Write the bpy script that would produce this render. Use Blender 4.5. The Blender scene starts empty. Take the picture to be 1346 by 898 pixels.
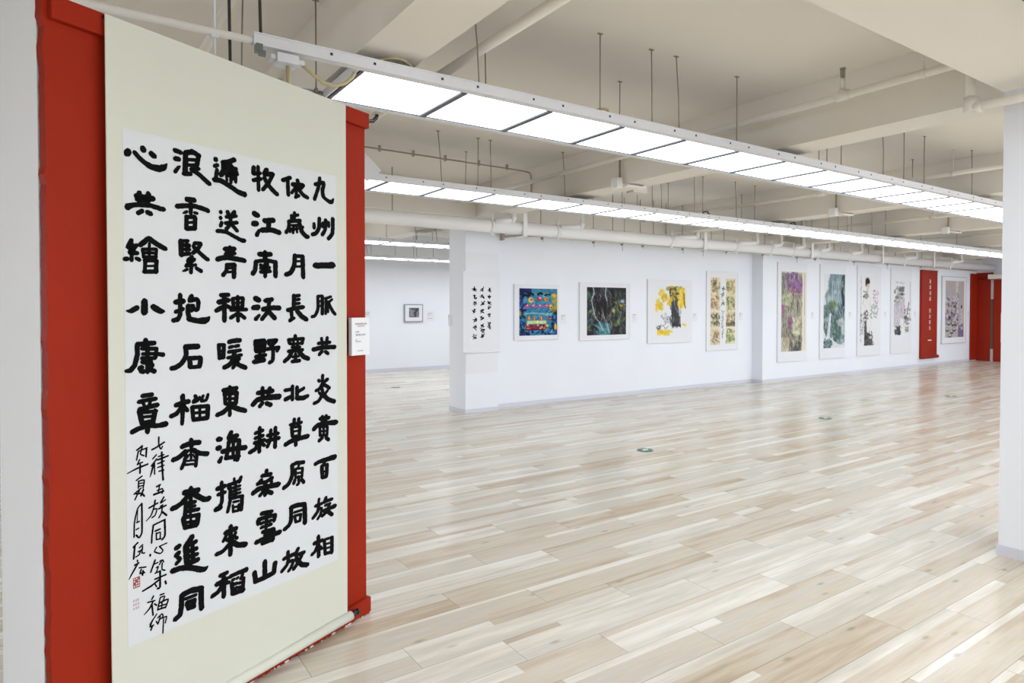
import bpy, math, random
import numpy as np
from mathutils import Vector
random.seed(7)
SC = bpy.context.scene
COL = SC.collection

# ------------------------------------------------------------------ camera, world, light level
PITCH = math.radians(1.0)
AZ = math.radians(55.866)                  # room's long axis lies this far to the right of the view
cd = bpy.data.cameras.new('camera')
cam = bpy.data.objects.new('camera', cd); COL.objects.link(cam)
cam.location = (0, 0, 1.5)
fwd = Vector((math.cos(AZ) * math.cos(PITCH), math.sin(AZ) * math.cos(PITCH), -math.sin(PITCH)))
cam.rotation_euler = fwd.to_track_quat('-Z', 'Y').to_euler()
cd.sensor_width = 36.0; cd.lens = 36.0 * 852.0 / 1346.0
cd.shift_y = -29.13 / 1346.0
cd.clip_start = 0.05; cd.clip_end = 100
SC.camera = cam
w = bpy.data.worlds.new('world'); SC.world = w; w.use_nodes = True
w.node_tree.nodes['Background'].inputs[0].default_value = (0.9, 0.95, 1.0, 1)
w.node_tree.nodes['Background'].inputs[1].default_value = 0.15
SC.view_settings.view_transform = 'Standard'
SC.view_settings.look = 'None'
SC.view_settings.gamma = 1.0
SC.view_settings.use_curve_mapping = False
SC.view_settings.exposure = 0.42
PANEL_RADIANCE = 3.4
PANEL_COLOR = (0.935, 0.975, 1.04)
def area(nm, loc, rot, sx, sy, radiance, col):
    ld = bpy.data.lights.new(nm, 'AREA'); ld.shape = 'RECTANGLE'; ld.size = sx; ld.size_y = sy
    ld.energy = radiance * math.pi * sx * sy; ld.color = col
    lo = bpy.data.objects.new(nm, ld); COL.objects.link(lo); lo.location = loc; lo.rotation_euler = rot
FILL_COLOR = (0.90, 0.96, 1.07)
for y in (-1.95, -4.6): area('unseen_lamp_row_behind', (8.5, y, 2.72), (0, 0, 0), 20, .55, PANEL_RADIANCE * 1.6, PANEL_COLOR)
for y in (-.6, -3.2): area('unseen_lamp_row_behind', (-4.6, y, 2.72), (0, 0, 0), 5, .55, PANEL_RADIANCE * 3.3, PANEL_COLOR)  # extra unseen rows, added to brighten the partition's white end
area('rear_fill_lamp', (10.5, 11.4, 2.62), (0, 0, 0), 9, .55, PANEL_RADIANCE * 1.5, PANEL_COLOR)  # hidden fill lamp, added to brighten the far wall
area('rear_fill_lamp', (-5.6, 11.4, 2.62), (0, 0, 0), 5, .55, PANEL_RADIANCE * 1.5, PANEL_COLOR)  # second added fill for the rear hall, out of sight at left
area('daylight_fill', (-8.85, 11.6, 1.4), (0, math.radians(-90), 0), 1.9, 4.5, 6.0, FILL_COLOR)        # added unseen fill for the pillar's left side and the rear hall
area('daylight_fill', (11.0, -7.85, 1.5), (math.radians(90), 0, 0), 18, 2.0, 3.6, FILL_COLOR)       # added cool fill behind the camera, lifts the walls and scroll

# ------------------------------------------------------------------ helpers
def lin(c):
    return tuple(((v / 255.0) / 12.92 if v / 255.0 <= .04045 else ((v / 255.0 + .055) / 1.055) ** 2.4) for v in c)

def mat(name, rgb, rough=.6, spec=.5, metal=0.0, noise=0.0, nscale=6.0, bump=0.0, bscale=60.0):
    m = bpy.data.materials.new(name); m.use_nodes = True
    nt = m.node_tree; b = nt.nodes['Principled BSDF']
    c = lin(rgb)
    b.inputs['Base Color'].default_value = (*c, 1)
    b.inputs['Roughness'].default_value = rough
    b.inputs['Specular IOR Level'].default_value = spec
    b.inputs['Metallic'].default_value = metal
    tc = nt.nodes.new('ShaderNodeTexCoord')
    if noise > 0:
        n = nt.nodes.new('ShaderNodeTexNoise'); n.inputs['Scale'].default_value = nscale; n.inputs['Detail'].default_value = 4
        nt.links.new(tc.outputs['Object'], n.inputs['Vector'])
        r = nt.nodes.new('ShaderNodeMapRange')
        r.inputs[1].default_value = .3; r.inputs[2].default_value = .7
        r.inputs[3].default_value = 1 - noise; r.inputs[4].default_value = 1 + noise
        nt.links.new(n.outputs['Fac'], r.inputs[0])
        mx = nt.nodes.new('ShaderNodeVectorMath'); mx.operation = 'SCALE'
        mx.inputs[0].default_value = c
        nt.links.new(r.outputs[0], mx.inputs['Scale'])
        nt.links.new(mx.outputs[0], b.inputs['Base Color'])
    if bump > 0:
        n = nt.nodes.new('ShaderNodeTexNoise'); n.inputs['Scale'].default_value = bscale; n.inputs['Detail'].default_value = 3
        nt.links.new(tc.outputs['Object'], n.inputs['Vector'])
        bp = nt.nodes.new('ShaderNodeBump'); bp.inputs['Strength'].default_value = bump; bp.inputs['Distance'].default_value = .01
        nt.links.new(n.outputs['Fac'], bp.inputs['Height']); nt.links.new(bp.outputs[0], b.inputs['Normal'])
    return m

class MB:
    """collects shapes and links them as one mesh object"""
    def __init__(s): s.v = []; s.f = []; s.sm = []; s.mi = []
    def face(s, pts, smooth=False, mi=0):
        i = len(s.v); s.v += [tuple(p) for p in pts]; s.f.append(tuple(range(i, i + len(pts)))); s.sm.append(smooth); s.mi.append(mi)
    def hexa(s, p, mi=0):
        i = len(s.v); s.v += [tuple(q) for q in p]
        for q in ((0, 3, 2, 1), (4, 5, 6, 7), (0, 1, 5, 4), (1, 2, 6, 5), (2, 3, 7, 6), (3, 0, 4, 7)):
            s.f.append(tuple(i + k for k in q)); s.sm.append(False); s.mi.append(mi)
    def box(s, x0, x1, y0, y1, z0, z1, mi=0):
        s.hexa([(x0, y0, z0), (x1, y0, z0), (x1, y1, z0), (x0, y1, z0), (x0, y0, z1), (x1, y0, z1), (x1, y1, z1), (x0, y1, z1)], mi)
    def tube(s, pts, r, seg=12, caps=True, mi=0):
        pts = [Vector(p) for p in pts]; n = len(pts)
        rs = r if isinstance(r, (list, tuple)) else [r] * n
        t0 = (pts[1] - pts[0]).normalized()
        a = t0.orthogonal().normalized(); base = len(s.v)
        for k, p in enumerate(pts):
            t = ((pts[min(k + 1, n - 1)] - pts[max(k - 1, 0)]).normalized())
            a = (a - t * a.dot(t)).normalized(); b = t.cross(a)
            for j in range(seg):
                th = 2 * math.pi * j / seg
                s.v.append(tuple(p + (a * math.cos(th) + b * math.sin(th)) * rs[k]))
        for k in range(n - 1):
            for j in range(seg):
                j2 = (j + 1) % seg
                s.f.append((base + k * seg + j, base + k * seg + j2, base + (k + 1) * seg + j2, base + (k + 1) * seg + j)); s.sm.append(True); s.mi.append(mi)
        if caps:
            s.f.append(tuple(base + j for j in range(seg))[::-1]); s.sm.append(False); s.mi.append(mi)
            s.f.append(tuple(base + (n - 1) * seg + j for j in range(seg))); s.sm.append(False); s.mi.append(mi)
    def build(s, name, m, parent=None, bevel=0.0):
        me = bpy.data.meshes.new(name); me.from_pydata(s.v, [], s.f); me.update()
        for p, sm, mi in zip(me.polygons, s.sm, s.mi): p.use_smooth = sm; p.material_index = mi
        for q in (m if isinstance(m, (list, tuple)) else [m]): me.materials.append(q)
        o = bpy.data.objects.new(name, me); COL.objects.link(o)
        if parent is not None: o.parent = parent
        if bevel > 0:
            b = o.modifiers.new('bevel', 'BEVEL'); b.width = bevel; b.segments = 2; b.limit_method = 'ANGLE'
        return o

def tag(o, label=None, cat=None, group=None, kind=None):
    if label: o['label'] = label
    if cat: o['category'] = cat
    if group: o['group'] = group
    if kind: o['kind'] = kind
    return o

def thing(name, label, cat, loc=(0, 0, 0), rz=0.0, group=None):
    o = bpy.data.objects.new(name, None); COL.objects.link(o)
    o.empty_display_size = .1; o.location = loc; o.rotation_euler = (0, 0, rz)
    return tag(o, label, cat, group)

def struct(name, mb, m, label, cat):
    return tag(mb.build(name, m), label, cat, kind='structure')

def copy_tree(o, parent=None):
    c = o.copy(); COL.objects.link(c)
    if parent is not None: c.parent = parent
    for ch in list(o.children): copy_tree(ch, c)
    return c

ORD = ['first', 'second', 'third', 'fourth', 'fifth', 'sixth', 'seventh', 'eighth', 'ninth', 'tenth', 'eleventh', 'twelfth', 'thirteenth',
       'fourteenth', 'fifteenth', 'sixteenth', 'seventeenth', 'eighteenth', 'nineteenth', 'twentieth']
ORD += ['twenty-' + q for q in ORD[:9]] + ['thirtieth'] + ['thirty-' + q for q in ORD[:9]]

# ------------------------------------------------------------------ materials
M_wall = mat('white_wall_paint', (237, 241, 248), .7, .3, noise=.012, nscale=1.5)
M_dim = mat('dimmed_end_wall', (176, 173, 168), .8, .2)  # unseen wall greyed so less light bounces into the ceiling corner
M_base = mat('grey_white_skirting', (214, 216, 226), .5)
M_ceil = mat('ceiling_paint', (238, 233, 224), .8, .2, noise=.02, nscale=.8)
M_pipe = mat('white_pipe_paint', (243, 243, 243), .45)
M_pipe2 = mat('cream_pipe_paint', (234, 229, 220), .5)
M_rail = mat('white_aluminium', (226, 228, 232), .35, .5)
M_gap = mat('grey_panel_frame', (96, 98, 106), .5)
M_rod = mat('grey_steel_rod', (150, 142, 128), .5, .4)
M_fit = mat('grey_fitting', (176, 168, 152), .5, .4)
M_dark = mat('dark_hole', (48, 46, 44), .6)
M_red = mat('brick_red_fabric_paint', (152, 38, 14), .6, .14, noise=.05, nscale=3, bump=.25, bscale=14)
M_red2 = mat('red_board_paint', (152, 36, 14), .5, .25, noise=.03, nscale=3)
M_silk = mat('cream_silk_mount', (208, 210, 198), .75, .2, noise=.012, nscale=2.5, bump=.12, bscale=5)
M_whitepaper = mat('bright_white_paper', (233, 236, 240), .8, .2)
M_paper = mat('white_rice_paper', (212, 216, 219), .85, .15, noise=.012, nscale=4)
M_ink = mat('black_ink', (10, 10, 11), .8, .1)
M_black = mat('black_lacquer', (16, 16, 17), .25, .5)
M_seal = mat('red_seal_paste', (150, 70, 66), .8)
M_sealgrey = mat('faded_seal_paste', (182, 170, 170), .8)
M_board = mat('white_mount_board', (232, 234, 238), .7, .2)
M_edge = mat('grey_mount_edge', (196, 199, 204), .6)
M_card = mat('white_label_card', (232, 234, 238), .6)
M_type = mat('grey_print', (118, 118, 124), .7)
M_typered = mat('red_print', (168, 52, 72), .7)
M_yellow = mat('yellowed_cable_sleeve', (196, 184, 140), .5)
M_green = mat('green_marker_plate', (58, 120, 98), .4)
M_steel = mat('marker_steel_rim', (120, 128, 128), .35, .5, .5)
M_whitemark = mat('white_marking', (235, 238, 236), .5)
M_brown = mat('brown_interior', (120, 88, 68), .6)
M_frame = mat('silver_grey_frame', (150, 153, 160), .4)

def emission(name, col, strength):
    m = bpy.data.materials.new(name); m.use_nodes = True
    nt = m.node_tree; nt.nodes.remove(nt.nodes['Principled BSDF'])
    e = nt.nodes.new('ShaderNodeEmission'); e.inputs[0].default_value = (*col, 1); e.inputs[1].default_value = strength
    nt.links.new(e.outputs[0], nt.nodes['Material Output'].inputs['Surface'])
    return m
M_light = emission('lit_diffuser', PANEL_COLOR, PANEL_RADIANCE)

def floor_material():
    m = bpy.data.materials.new('pale_oak_planks'); m.use_nodes = True
    nt = m.node_tree; L = nt.links; b = nt.nodes['Principled BSDF']
    def inp(sock, v):
        if isinstance(v, (int, float)): sock.default_value = v
        else: L.new(v, sock)
    def mth(op, a, bb=0.0, c=0.0):
        n = nt.nodes.new('ShaderNodeMath'); n.operation = op
        inp(n.inputs[0], a); inp(n.inputs[1], bb); inp(n.inputs[2], c); return n.outputs[0]
    def white(a, bb, c):
        cx = nt.nodes.new('ShaderNodeCombineXYZ'); inp(cx.inputs[0], a); inp(cx.inputs[1], bb); inp(cx.inputs[2], c)
        wn = nt.nodes.new('ShaderNodeTexWhiteNoise'); wn.noise_dimensions = '3D'; L.new(cx.outputs[0], wn.inputs['Vector']); return wn.outputs['Value']
    def comb(a, bb, c=0.0):
        cx = nt.nodes.new('ShaderNodeCombineXYZ'); inp(cx.inputs[0], a); inp(cx.inputs[1], bb); inp(cx.inputs[2], c); return cx.outputs[0]
    tc = nt.nodes.new('ShaderNodeTexCoord'); sp = nt.nodes.new('ShaderNodeSeparateXYZ'); L.new(tc.outputs['Object'], sp.inputs[0])
    u, v = sp.outputs[0], sp.outputs[1]
    W, LEN = .195, 1.2
    rv = mth('DIVIDE', mth('SUBTRACT', v, 2.03), W); row = mth('FLOOR', rv); fv = mth('FRACT', rv)
    uu = mth('ADD', mth('SUBTRACT', u, 1.99), mth('MULTIPLY', row, .4))
    ru = mth('DIVIDE', uu, LEN); colm = mth('FLOOR', ru); fu = mth('FRACT', ru)
    r1 = white(row, colm, 1.0); r2 = white(row, colm, 2.0); r3 = white(row, colm, 3.0)
    # a broad board tone with one narrower printed strip along its edge
    strip = mth('GREATER_THAN', fv, mth('MULTIPLY_ADD', r1, .3, .58))
    sc = mth('FLOOR', mth('DIVIDE', mth('ADD', mth('MULTIPLY', fu, LEN), mth('MULTIPLY', white(row, colm, 7.0), 1.1)), 1.15))
    pick = white(row, colm, mth('ADD', sc, 11.0))
    main = mth('MULTIPLY_ADD', r2, .72, .08)
    edge = mth('ADD', mth('MULTIPLY', mth('GREATER_THAN', pick, .35), .72), mth('MULTIPLY', r3, .28))
    tone = mth('ADD', mth('MULTIPLY', strip, edge), mth('MULTIPLY', mth('SUBTRACT', 1.0, strip), main))
    rp = nt.nodes.new('ShaderNodeValToRGB'); rp.color_ramp.interpolation = 'LINEAR'
    el = rp.color_ramp.elements
    cols = [(0, (174, 155, 131)), (.16, (187, 170, 146)), (.3, (198, 186, 166)), (.45, (204, 195, 178)), (.6, (198, 193, 181)), (.75, (212, 206, 193)), (.88, (222, 218, 207)), (1, (227, 225, 218))]
    el[0].position = 0; el[0].color = (*lin(cols[0][1]), 1); el[1].position = 1; el[1].color = (*lin(cols[-1][1]), 1)
    for p, c in cols[1:-1]:
        e = el.new(p); e.color = (*lin(c), 1)
    # cloudy wood tone along the plank, then fine grain
    off = mth('MULTIPLY', r3, 37.0)
    n1 = nt.nodes.new('ShaderNodeTexNoise'); n1.inputs['Scale'].default_value = 1.0; n1.inputs['Detail'].default_value = 3
    L.new(comb(mth('ADD', mth('MULTIPLY', u, 1.7), off), mth('MULTIPLY', v, 17.0), off), n1.inputs['Vector'])
    t2 = mth('ADD', tone, mth('MULTIPLY', mth('SUBTRACT', n1.outputs['Fac'], .5), 1.1))
    t2 = mth('ADD', mth('MULTIPLY', mth('SUBTRACT', t2, .5), .82), .55)
    L.new(t2, rp.inputs[0])
    n2 = nt.nodes.new('ShaderNodeTexNoise'); n2.inputs['Scale'].default_value = 1.0; n2.inputs['Detail'].default_value = 5; n2.inputs['Distortion'].default_value = .6
    L.new(comb(mth('ADD', mth('MULTIPLY', u, 5.0), off), mth('MULTIPLY', v, 90.0), off), n2.inputs['Vector'])
    grain = mth('MULTIPLY_ADD', mth('SUBTRACT', n2.outputs['Fac'], .5), .28, 1.0)
    vo = nt.nodes.new('ShaderNodeTexVoronoi'); vo.inputs['Scale'].default_value = 1.0
    L.new(comb(mth('ADD', mth('MULTIPLY', u, 3.0), off), mth('MULTIPLY', v, 8.5), off), vo.inputs['Vector'])
    kr = nt.nodes.new('ShaderNodeMapRange'); kr.inputs[1].default_value = .02; kr.inputs[2].default_value = .13; kr.inputs[3].default_value = .6; kr.inputs[4].default_value = 1.0
    L.new(vo.outputs['Distance'], kr.inputs[0])
    # seams
    ev = mth('MULTIPLY', mth('MINIMUM', fv, mth('SUBTRACT', 1.0, fv)), W)
    eu = mth('MULTIPLY', mth('MINIMUM', fu, mth('SUBTRACT', 1.0, fu)), LEN)
    e = mth('MINIMUM', ev, eu)
    seam = nt.nodes.new('ShaderNodeMapRange'); seam.inputs[1].default_value = .0006; seam.inputs[2].default_value = .0022; seam.inputs[3].default_value = .5; seam.inputs[4].default_value = 1.0
    L.new(e, seam.inputs[0])
    k = mth('MULTIPLY', mth('MULTIPLY', grain, kr.outputs[0]), seam.outputs[0])
    vm = nt.nodes.new('ShaderNodeVectorMath'); vm.operation = 'SCALE'; L.new(rp.outputs[0], vm.inputs[0]); L.new(k, vm.inputs['Scale'])
    L.new(vm.outputs[0], b.inputs['Base Color'])
    rr = mth('MULTIPLY_ADD', n2.outputs['Fac'], .12, FLOOR_ROUGH)
    L.new(rr, b.inputs['Roughness']); b.inputs['Specular IOR Level'].default_value = .6
    n3 = nt.nodes.new('ShaderNodeTexNoise'); n3.inputs['Scale'].default_value = 1.0; n3.inputs['Detail'].default_value = 2
    L.new(comb(mth('MULTIPLY', u, 3.0), mth('MULTIPLY', v, 14.0), 0.0), n3.inputs['Vector'])
    h = mth('ADD', mth('MULTIPLY', n3.outputs['Fac'], .35), mth('MULTIPLY', seam.outputs[0], .5))
    bp = nt.nodes.new('ShaderNodeBump'); bp.inputs['Strength'].default_value = .1; bp.inputs['Distance'].default_value = .003
    L.new(h, bp.inputs['Height']); L.new(bp.outputs[0], b.inputs['Normal'])
    return m
FLOOR_ROUGH = .17
M_floor = floor_material()

# ------------------------------------------------------------------ the room
X0, X1, Y0, Y1 = -9.0, 21.45, -8.0, 14.3
ZC, ZB = 3.25, 2.8
m = MB(); m.box(X0, X1, Y0, Y1, -.1, 0); struct('floor', m, M_floor, 'pale oak plank floor across the gallery', 'floor')
m = MB(); m.box(X0, X1, Y0, Y1, ZC, ZC + .15); struct('ceiling', m, M_ceil, 'cream painted concrete ceiling slab between the beams', 'ceiling')
m = MB(); m.box(X0, X1, Y1, Y1 + .2, 0, ZC); struct('wall_rear', m, M_wall, 'white far wall behind the opening left of the pillar', 'wall')
m = MB(); m.box(X0, X1, Y0 - .2, Y0, 0, ZC); struct('wall_front', m, M_wall, 'white wall behind the camera', 'wall')
m = MB(); m.box(X0 - .2, X0, Y0, Y1, 0, ZC); struct('wall_left', m, M_dim, 'unseen wall at the left end of the hall, greyed to cut bounce', 'wall')
m = MB(); m.box(X1, X1 + .2, Y0, Y1, 0, ZC); struct('wall_right', m, M_wall, 'white wall at the right end of the hall', 'wall')
m = MB(); m.box(5.15, 11.42, 8.155, 8.40, 0, ZB + .02); struct('wall_gallery', m, M_wall, 'white gallery wall with four framed pictures right of the pillar', 'wall')
m = MB(); m.box(11.42, 21.45, 7.914, 8.40, 0, ZB + .02); struct('wall_gallery', m, M_wall, 'white gallery wall carrying tall paintings and the red banner', 'wall')
m = MB(); m.box(4.597, 5.15, 7.957, 8.424, 0, ZB + .02); struct('column', m, M_wall, 'white square pillar carrying the small calligraphy scroll', 'pillar')
m = MB(); m.box(4.648, 5.20, 1.03, 1.584, 0, ZB + .02); struct('column', m, M_wall, 'white square column at the right edge of the photo', 'pillar')
def base(n, x0, x1, y0, y1, lab, h=.055):
    q = MB(); q.box(x0, x1, y0, y1, 0, h); q.box(x0 + .002, x1 - .002, y0 + .002, y1 - .002, h, h + .004)
    struct(n, q, M_base, lab, 'skirting')
base('baseboard_gallery', 5.15, 11.42, 8.145, 8.155, 'thin grey white skirting under the four square pictures')
base('baseboard_gallery', 11.42, 21.4, 7.904, 7.914, 'thin grey white skirting under the tall paintings')
base('baseboard_gallery', 11.41, 11.42, 7.904, 8.155, 'short skirting at the wall step')
base('baseboard_pillar', 4.587, 5.16, 7.947, 7.957, 'skirting along the front of the white pillar')
base('baseboard_pillar', 4.587, 4.597, 7.957, 8.424, 'skirting along the left side of the white pillar')
base('baseboard_pillar', 5.15, 5.16, 7.957, 8.145, 'skirting along the right side of the white pillar')
base('baseboard_rear', X0, X1, 14.29, 14.3, 'grey skirting along the far wall', .07)
base('baseboard_column', 4.638, 4.648, 1.02, 1.594, 'light grey skirting on the near side of the right column', .06)
base('baseboard_column', 4.648, 5.2, 1.584, 1.594, 'light grey skirting on the far side of the right column', .06)
BX = [-6.1, -2.44, 1.21, 4.78, 8.64, 12.22, 15.85, 19.4]
for k, x in enumerate(BX):
    m = MB(); m.box(x, x + .33, Y0, Y1, ZB, ZC)
    struct('ceiling_beam', m, M_ceil, f'{ORD[k]} cream cross beam counted from the left end of the hall', 'beam')
for y0, y1, lab in ((1.03, 1.584, 'cream long beam over the right column'), (7.955, 8.424, 'cream long beam over the gallery wall'), (-5.9, -5.35, 'cream long beam behind the camera')):
    m = MB(); m.box(X0, X1, y0, y1, ZB - .003, ZC)
    struct('ceiling_beam', m, M_ceil, lab, 'beam')
# ------------------------------------------------------------------ ceiling light rows
PITCHU = .602
def panel_proto():
    t = thing('ceiling_light', 'x', 'ceiling light')
    f = MB()
    for a in ((-.3, -.282, -.265, .265), (.282, .3, -.265, .265)): f.box(a[0], a[1], a[2], a[3], -.009, .012)
    f.box(-.3, .3, -.271, -.2625, -.004, .012); f.box(-.3, .3, .2625, .271, -.004, .012)
    f.build('frame', M_gap, t)
    h = MB(); h.box(-.298, .298, -.27, .27, .012, .034); h.build('housing', M_rail, t)
    q = MB(); q.box(-.282, .282, -.2625, .2625, .0, .009); q.build('diffuser', M_light, t)
    return t
PANEL = panel_proto()
first_panel = [True]
def put_panel(u, v, z, label, group):
    o = PANEL if first_panel[0] else copy_tree(PANEL)
    first_panel[0] = False
    o.location = (u, v, z); tag(o, label, 'ceiling light', group)
def strip(u0, u1, v, z, label):
    t = thing('light_strip', label, 'ceiling light', (0, 0, 0))
    n = max(1, round((u1 - u0) / PITCHU)); f = MB()
    for k in range(n + 1):
        x = min(max(u0 + (u1 - u0) * k / n, u0 + .016), u1 - .016); f.box(x - .012, x + .012, v - .265, v + .265, z - .004, z + .002)
    f.box(u0, u1, v - .271, v - .2625, z - .004, z + .012); f.box(u0, u1, v + .2625, v + .271, z - .004, z + .012)
    f.build('frame', M_gap, t)
    h = MB(); h.box(u0, u1, v - .27, v + .27, z + .012, z + .034); h.build('housing', M_rail, t)
    q = MB(); q.box(u0, u1, v - .2625, v + .2625, z + .001, z + .009); q.build('diffuser', M_light, t)
def track(u0, u1, v, z, label, near=(), far=(), cap=True):
    """the two side rails of a row with their hanging rods"""
    t = thing('light_track', label, 'light track', (0, 0, 0))
    for s, edge in ((-1, 'near'), (1, 'far')):
        r = MB(); y = v + s * .297
        r.box(u0, u1, y - .024, y + .024, z - .006, z + .006)
        r.box(u0, u1, y + s * .012, y + s * .024, z + .006, z + .042)
        r.box(u0, u1, y - s * .002, y + s * .030, z + .042, z + .048)
        if s < 0:                                   # screw holes along the side
            k = u0 + .35
            while k < min(u1, 14):
                for d in (0, .22):
                    r.box(k + d, k + d + .012, y - .0265, y - .023, z + .018, z + .030, 1)
                k += .602
        r.build('rail', [M_rail, M_dark], t)
    for s, us in ((-1, near), (1, far)):
        for i, u in enumerate(us):
            y = v + s * .285; lean = .05 if (i % 3 == 0 and s < 0) else .006 * ((i * 7) % 5 - 2)
            top = ZB if any(b - .01 < u + lean * .3 < b + .34 for b in BX) else ZC
            q = MB(); q.tube([(u, y, z + .03), (u - lean * .4, y - lean * .2, (z + top) / 2), (u - lean, y - lean * .3, top - .004)], .0042, 6)
            q.box(u - lean - .018, u - lean + .018, y - lean * .3 - .008, y - lean * .3 + .008, top - .006, top - .001)
            q.box(u - .008, u + .008, y - .008, y + .008, z + .02, z + .052)
            q.build('rod', M_rod, t)
    return t
V1, V2, V3, V4 = 3.414, 6.027, 9.85, 12.91
U1 = 1.225 - .012
for k in range(14):
    put_panel(U1 + PITCHU * (k + .5), V1, 2.70, f'{ORD[k]} square light panel from the left in the row that starts above the scroll', 'light panels of the nearer row')
strip(U1 + PITCHU * 14, 21.2, V1, 2.70, 'far end of the nearer light row, running on behind the right column')
for k in range(26):
    put_panel(1.89 - .012 + PITCHU * (k + .5), V2, 2.70, f'{ORD[k]} square light panel from the left in the row beside the white pipe', 'light panels of the row beside the pipe')
strip(1.878 + PITCHU * 26, 21.2, V2, 2.70, 'far end of the light row beside the white pipe')
for k, u in enumerate((3.59 + .301, 4.19 + .301, 4.79 + .301)):
    put_panel(u, V3, 2.55, f'{ORD[k]} light panel from the left in the nearer row beyond the opening', 'light panels of the rear hall')
strip(-2.4, 3.59, V3, 2.55, 'light strip of the rear hall hidden behind the red board, lower row')
strip(5.392, 9.0, V3, 2.55, 'light strip of the rear hall hidden behind the white pillar')
strip(-2.4, 4.9, V4, 2.55, 'light strip of the rear hall nearest the far wall, left part')
for k in range(4):
    put_panel(4.9 + PITCHU * (k + .5), V4, 2.55, f'{ORD[k]} light panel from the left in the row along the far wall', 'light panels along the far wall')
strip(4.9 + PITCHU * 4, 10, V4, 2.55, 'light strip along the far wall hidden behind the pillar')
strip(1.3, 20, .72, 2.70, 'light strip beside the right column, out of the picture')
t1 = track(.69, 21.2, V1, 2.70, 'white rail pair of the nearer light row, hung on thin rods',
      near=[1.9, 2.8, 3.27, 3.54, 4.18, 5.41, 6.37, 6.77, 7.19, 8.32, 9.6, 11.2, 12.8], far=[.76, 1.16, 2.3, 3.51, 6.25, 6.66, 8.21, 8.89, 10.4])
track(1.87, 21.2, V2, 2.70, 'white rail pair of the light row beside the pipe, hung on thin rods',
      near=[3.05, 3.47, 3.63, 4.62, 5.34, 5.75, 6.18, 6.8, 6.96, 7.67, 8.08, 9.0, 9.52, 10.0, 10.54, 11.33, 11.79, 13.1, 14.6, 16.2],
      far=[3.65, 6.04, 6.61, 6.92, 8.56, 9.46, 10.19, 11.29, 11.73])
track(-2.4, 9.0, V3, 2.55, 'white rail pair of the first light row beyond the opening', near=[3.7, 4.1, 4.6, 5.0], far=[3.9, 4.9])
track(-2.4, 10, V4, 2.55, 'white rail pair of the light row along the far wall', near=[5.0, 5.6, 6.1, 6.5], far=[5.3, 6.3])
q = MB(); q.box(1.196, 1.206, V1 - .27, V1 + .27, 2.695, 2.745); q.build('end_plate', M_rail, t1)
q = MB()
q.box(.698, .728, V1 - .325, V1 - .285, 2.665, 2.70); q.box(.712, .742, V1 - .318, V1 - .30, 2.65, 2.675)
q.build('end_clip', M_steel, t1)
# loose end sheet of the second row
q = MB(); P = [(2.38, 5.66, 2.77), (2.22, 5.66, 2.915), (2.11, 5.66, 2.76), (2.24, 5.66, 2.66)]
q.hexa(P + [(a, b + .012, c) for a, b, c in P]); tag(q.build('end_sheet', M_rail), 'tilted white end sheet sticking out beside the red board top', 'metal sheet')

# junction box and yellowed cable under the rail
t = thing('junction_box', 'white junction box under the rail above the scroll', 'junction box', (.84, 3.13, 2.650))
q = MB(); q.box(-.05, .05, -.045, .045, -.014, .030); q.box(-.075, -.05, -.03, .03, .0, .02); q.box(.05, .08, -.03, .03, -.004, .018)
q.build('box', M_rail, t, .004)
q = MB(); q.tube([(.01, 0, -.01), (.012, 0, -.14), (.0, .0, -.24)], .011, 8); q.build('cable_sleeve', M_yellow, t)
q = MB()
q.tube([(.07, -.01, .005), (.12, -.01, -.03), (.17, -.012, -.062), (.23, -.014, -.068), (.28, -.016, -.045), (.315, -.016, -.01), (.33, -.016, .018)], .009, 8)
q.build('cable', M_yellow, t)
def loop(u, v, z, lab, r=.09, m=None):
    q = MB(); q.tube([(u + r * 1.3 * math.cos(a), v + .02 * math.sin(3 * a), z + r * .45 * math.sin(a)) for a in [math.pi * k / 10 for k in range(11)]], .008, 7)
    tag(q.build('cable_loop', m or M_yellow), lab, 'cable')
loop(1.42, 3.16, 2.757, 'short yellowed cable arching over the start of the nearer light row')
loop(2.86, 3.16, 2.757, 'yellowed cable loop on top of the nearer light row', .06)
for u, v, lab in ((7.05, 5.75, 'dark cable end lying on the light row beside the pipe, left of two'), (9.05, 5.75, 'dark cable end lying on the light row beside the pipe, right of two')):
    loop(u, v, 2.768, lab, .05, M_dark)
q = MB(); q.tube([(1.55, 3.755, 2.68), (1.545, 3.755, 2.66), (1.52, 3.745, 2.635), (1.47, 3.73, 2.62)], .012, 8)
tag(q.build('cable_stub', M_black), 'black cable stub hanging just behind the red cap', 'cable')

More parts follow.
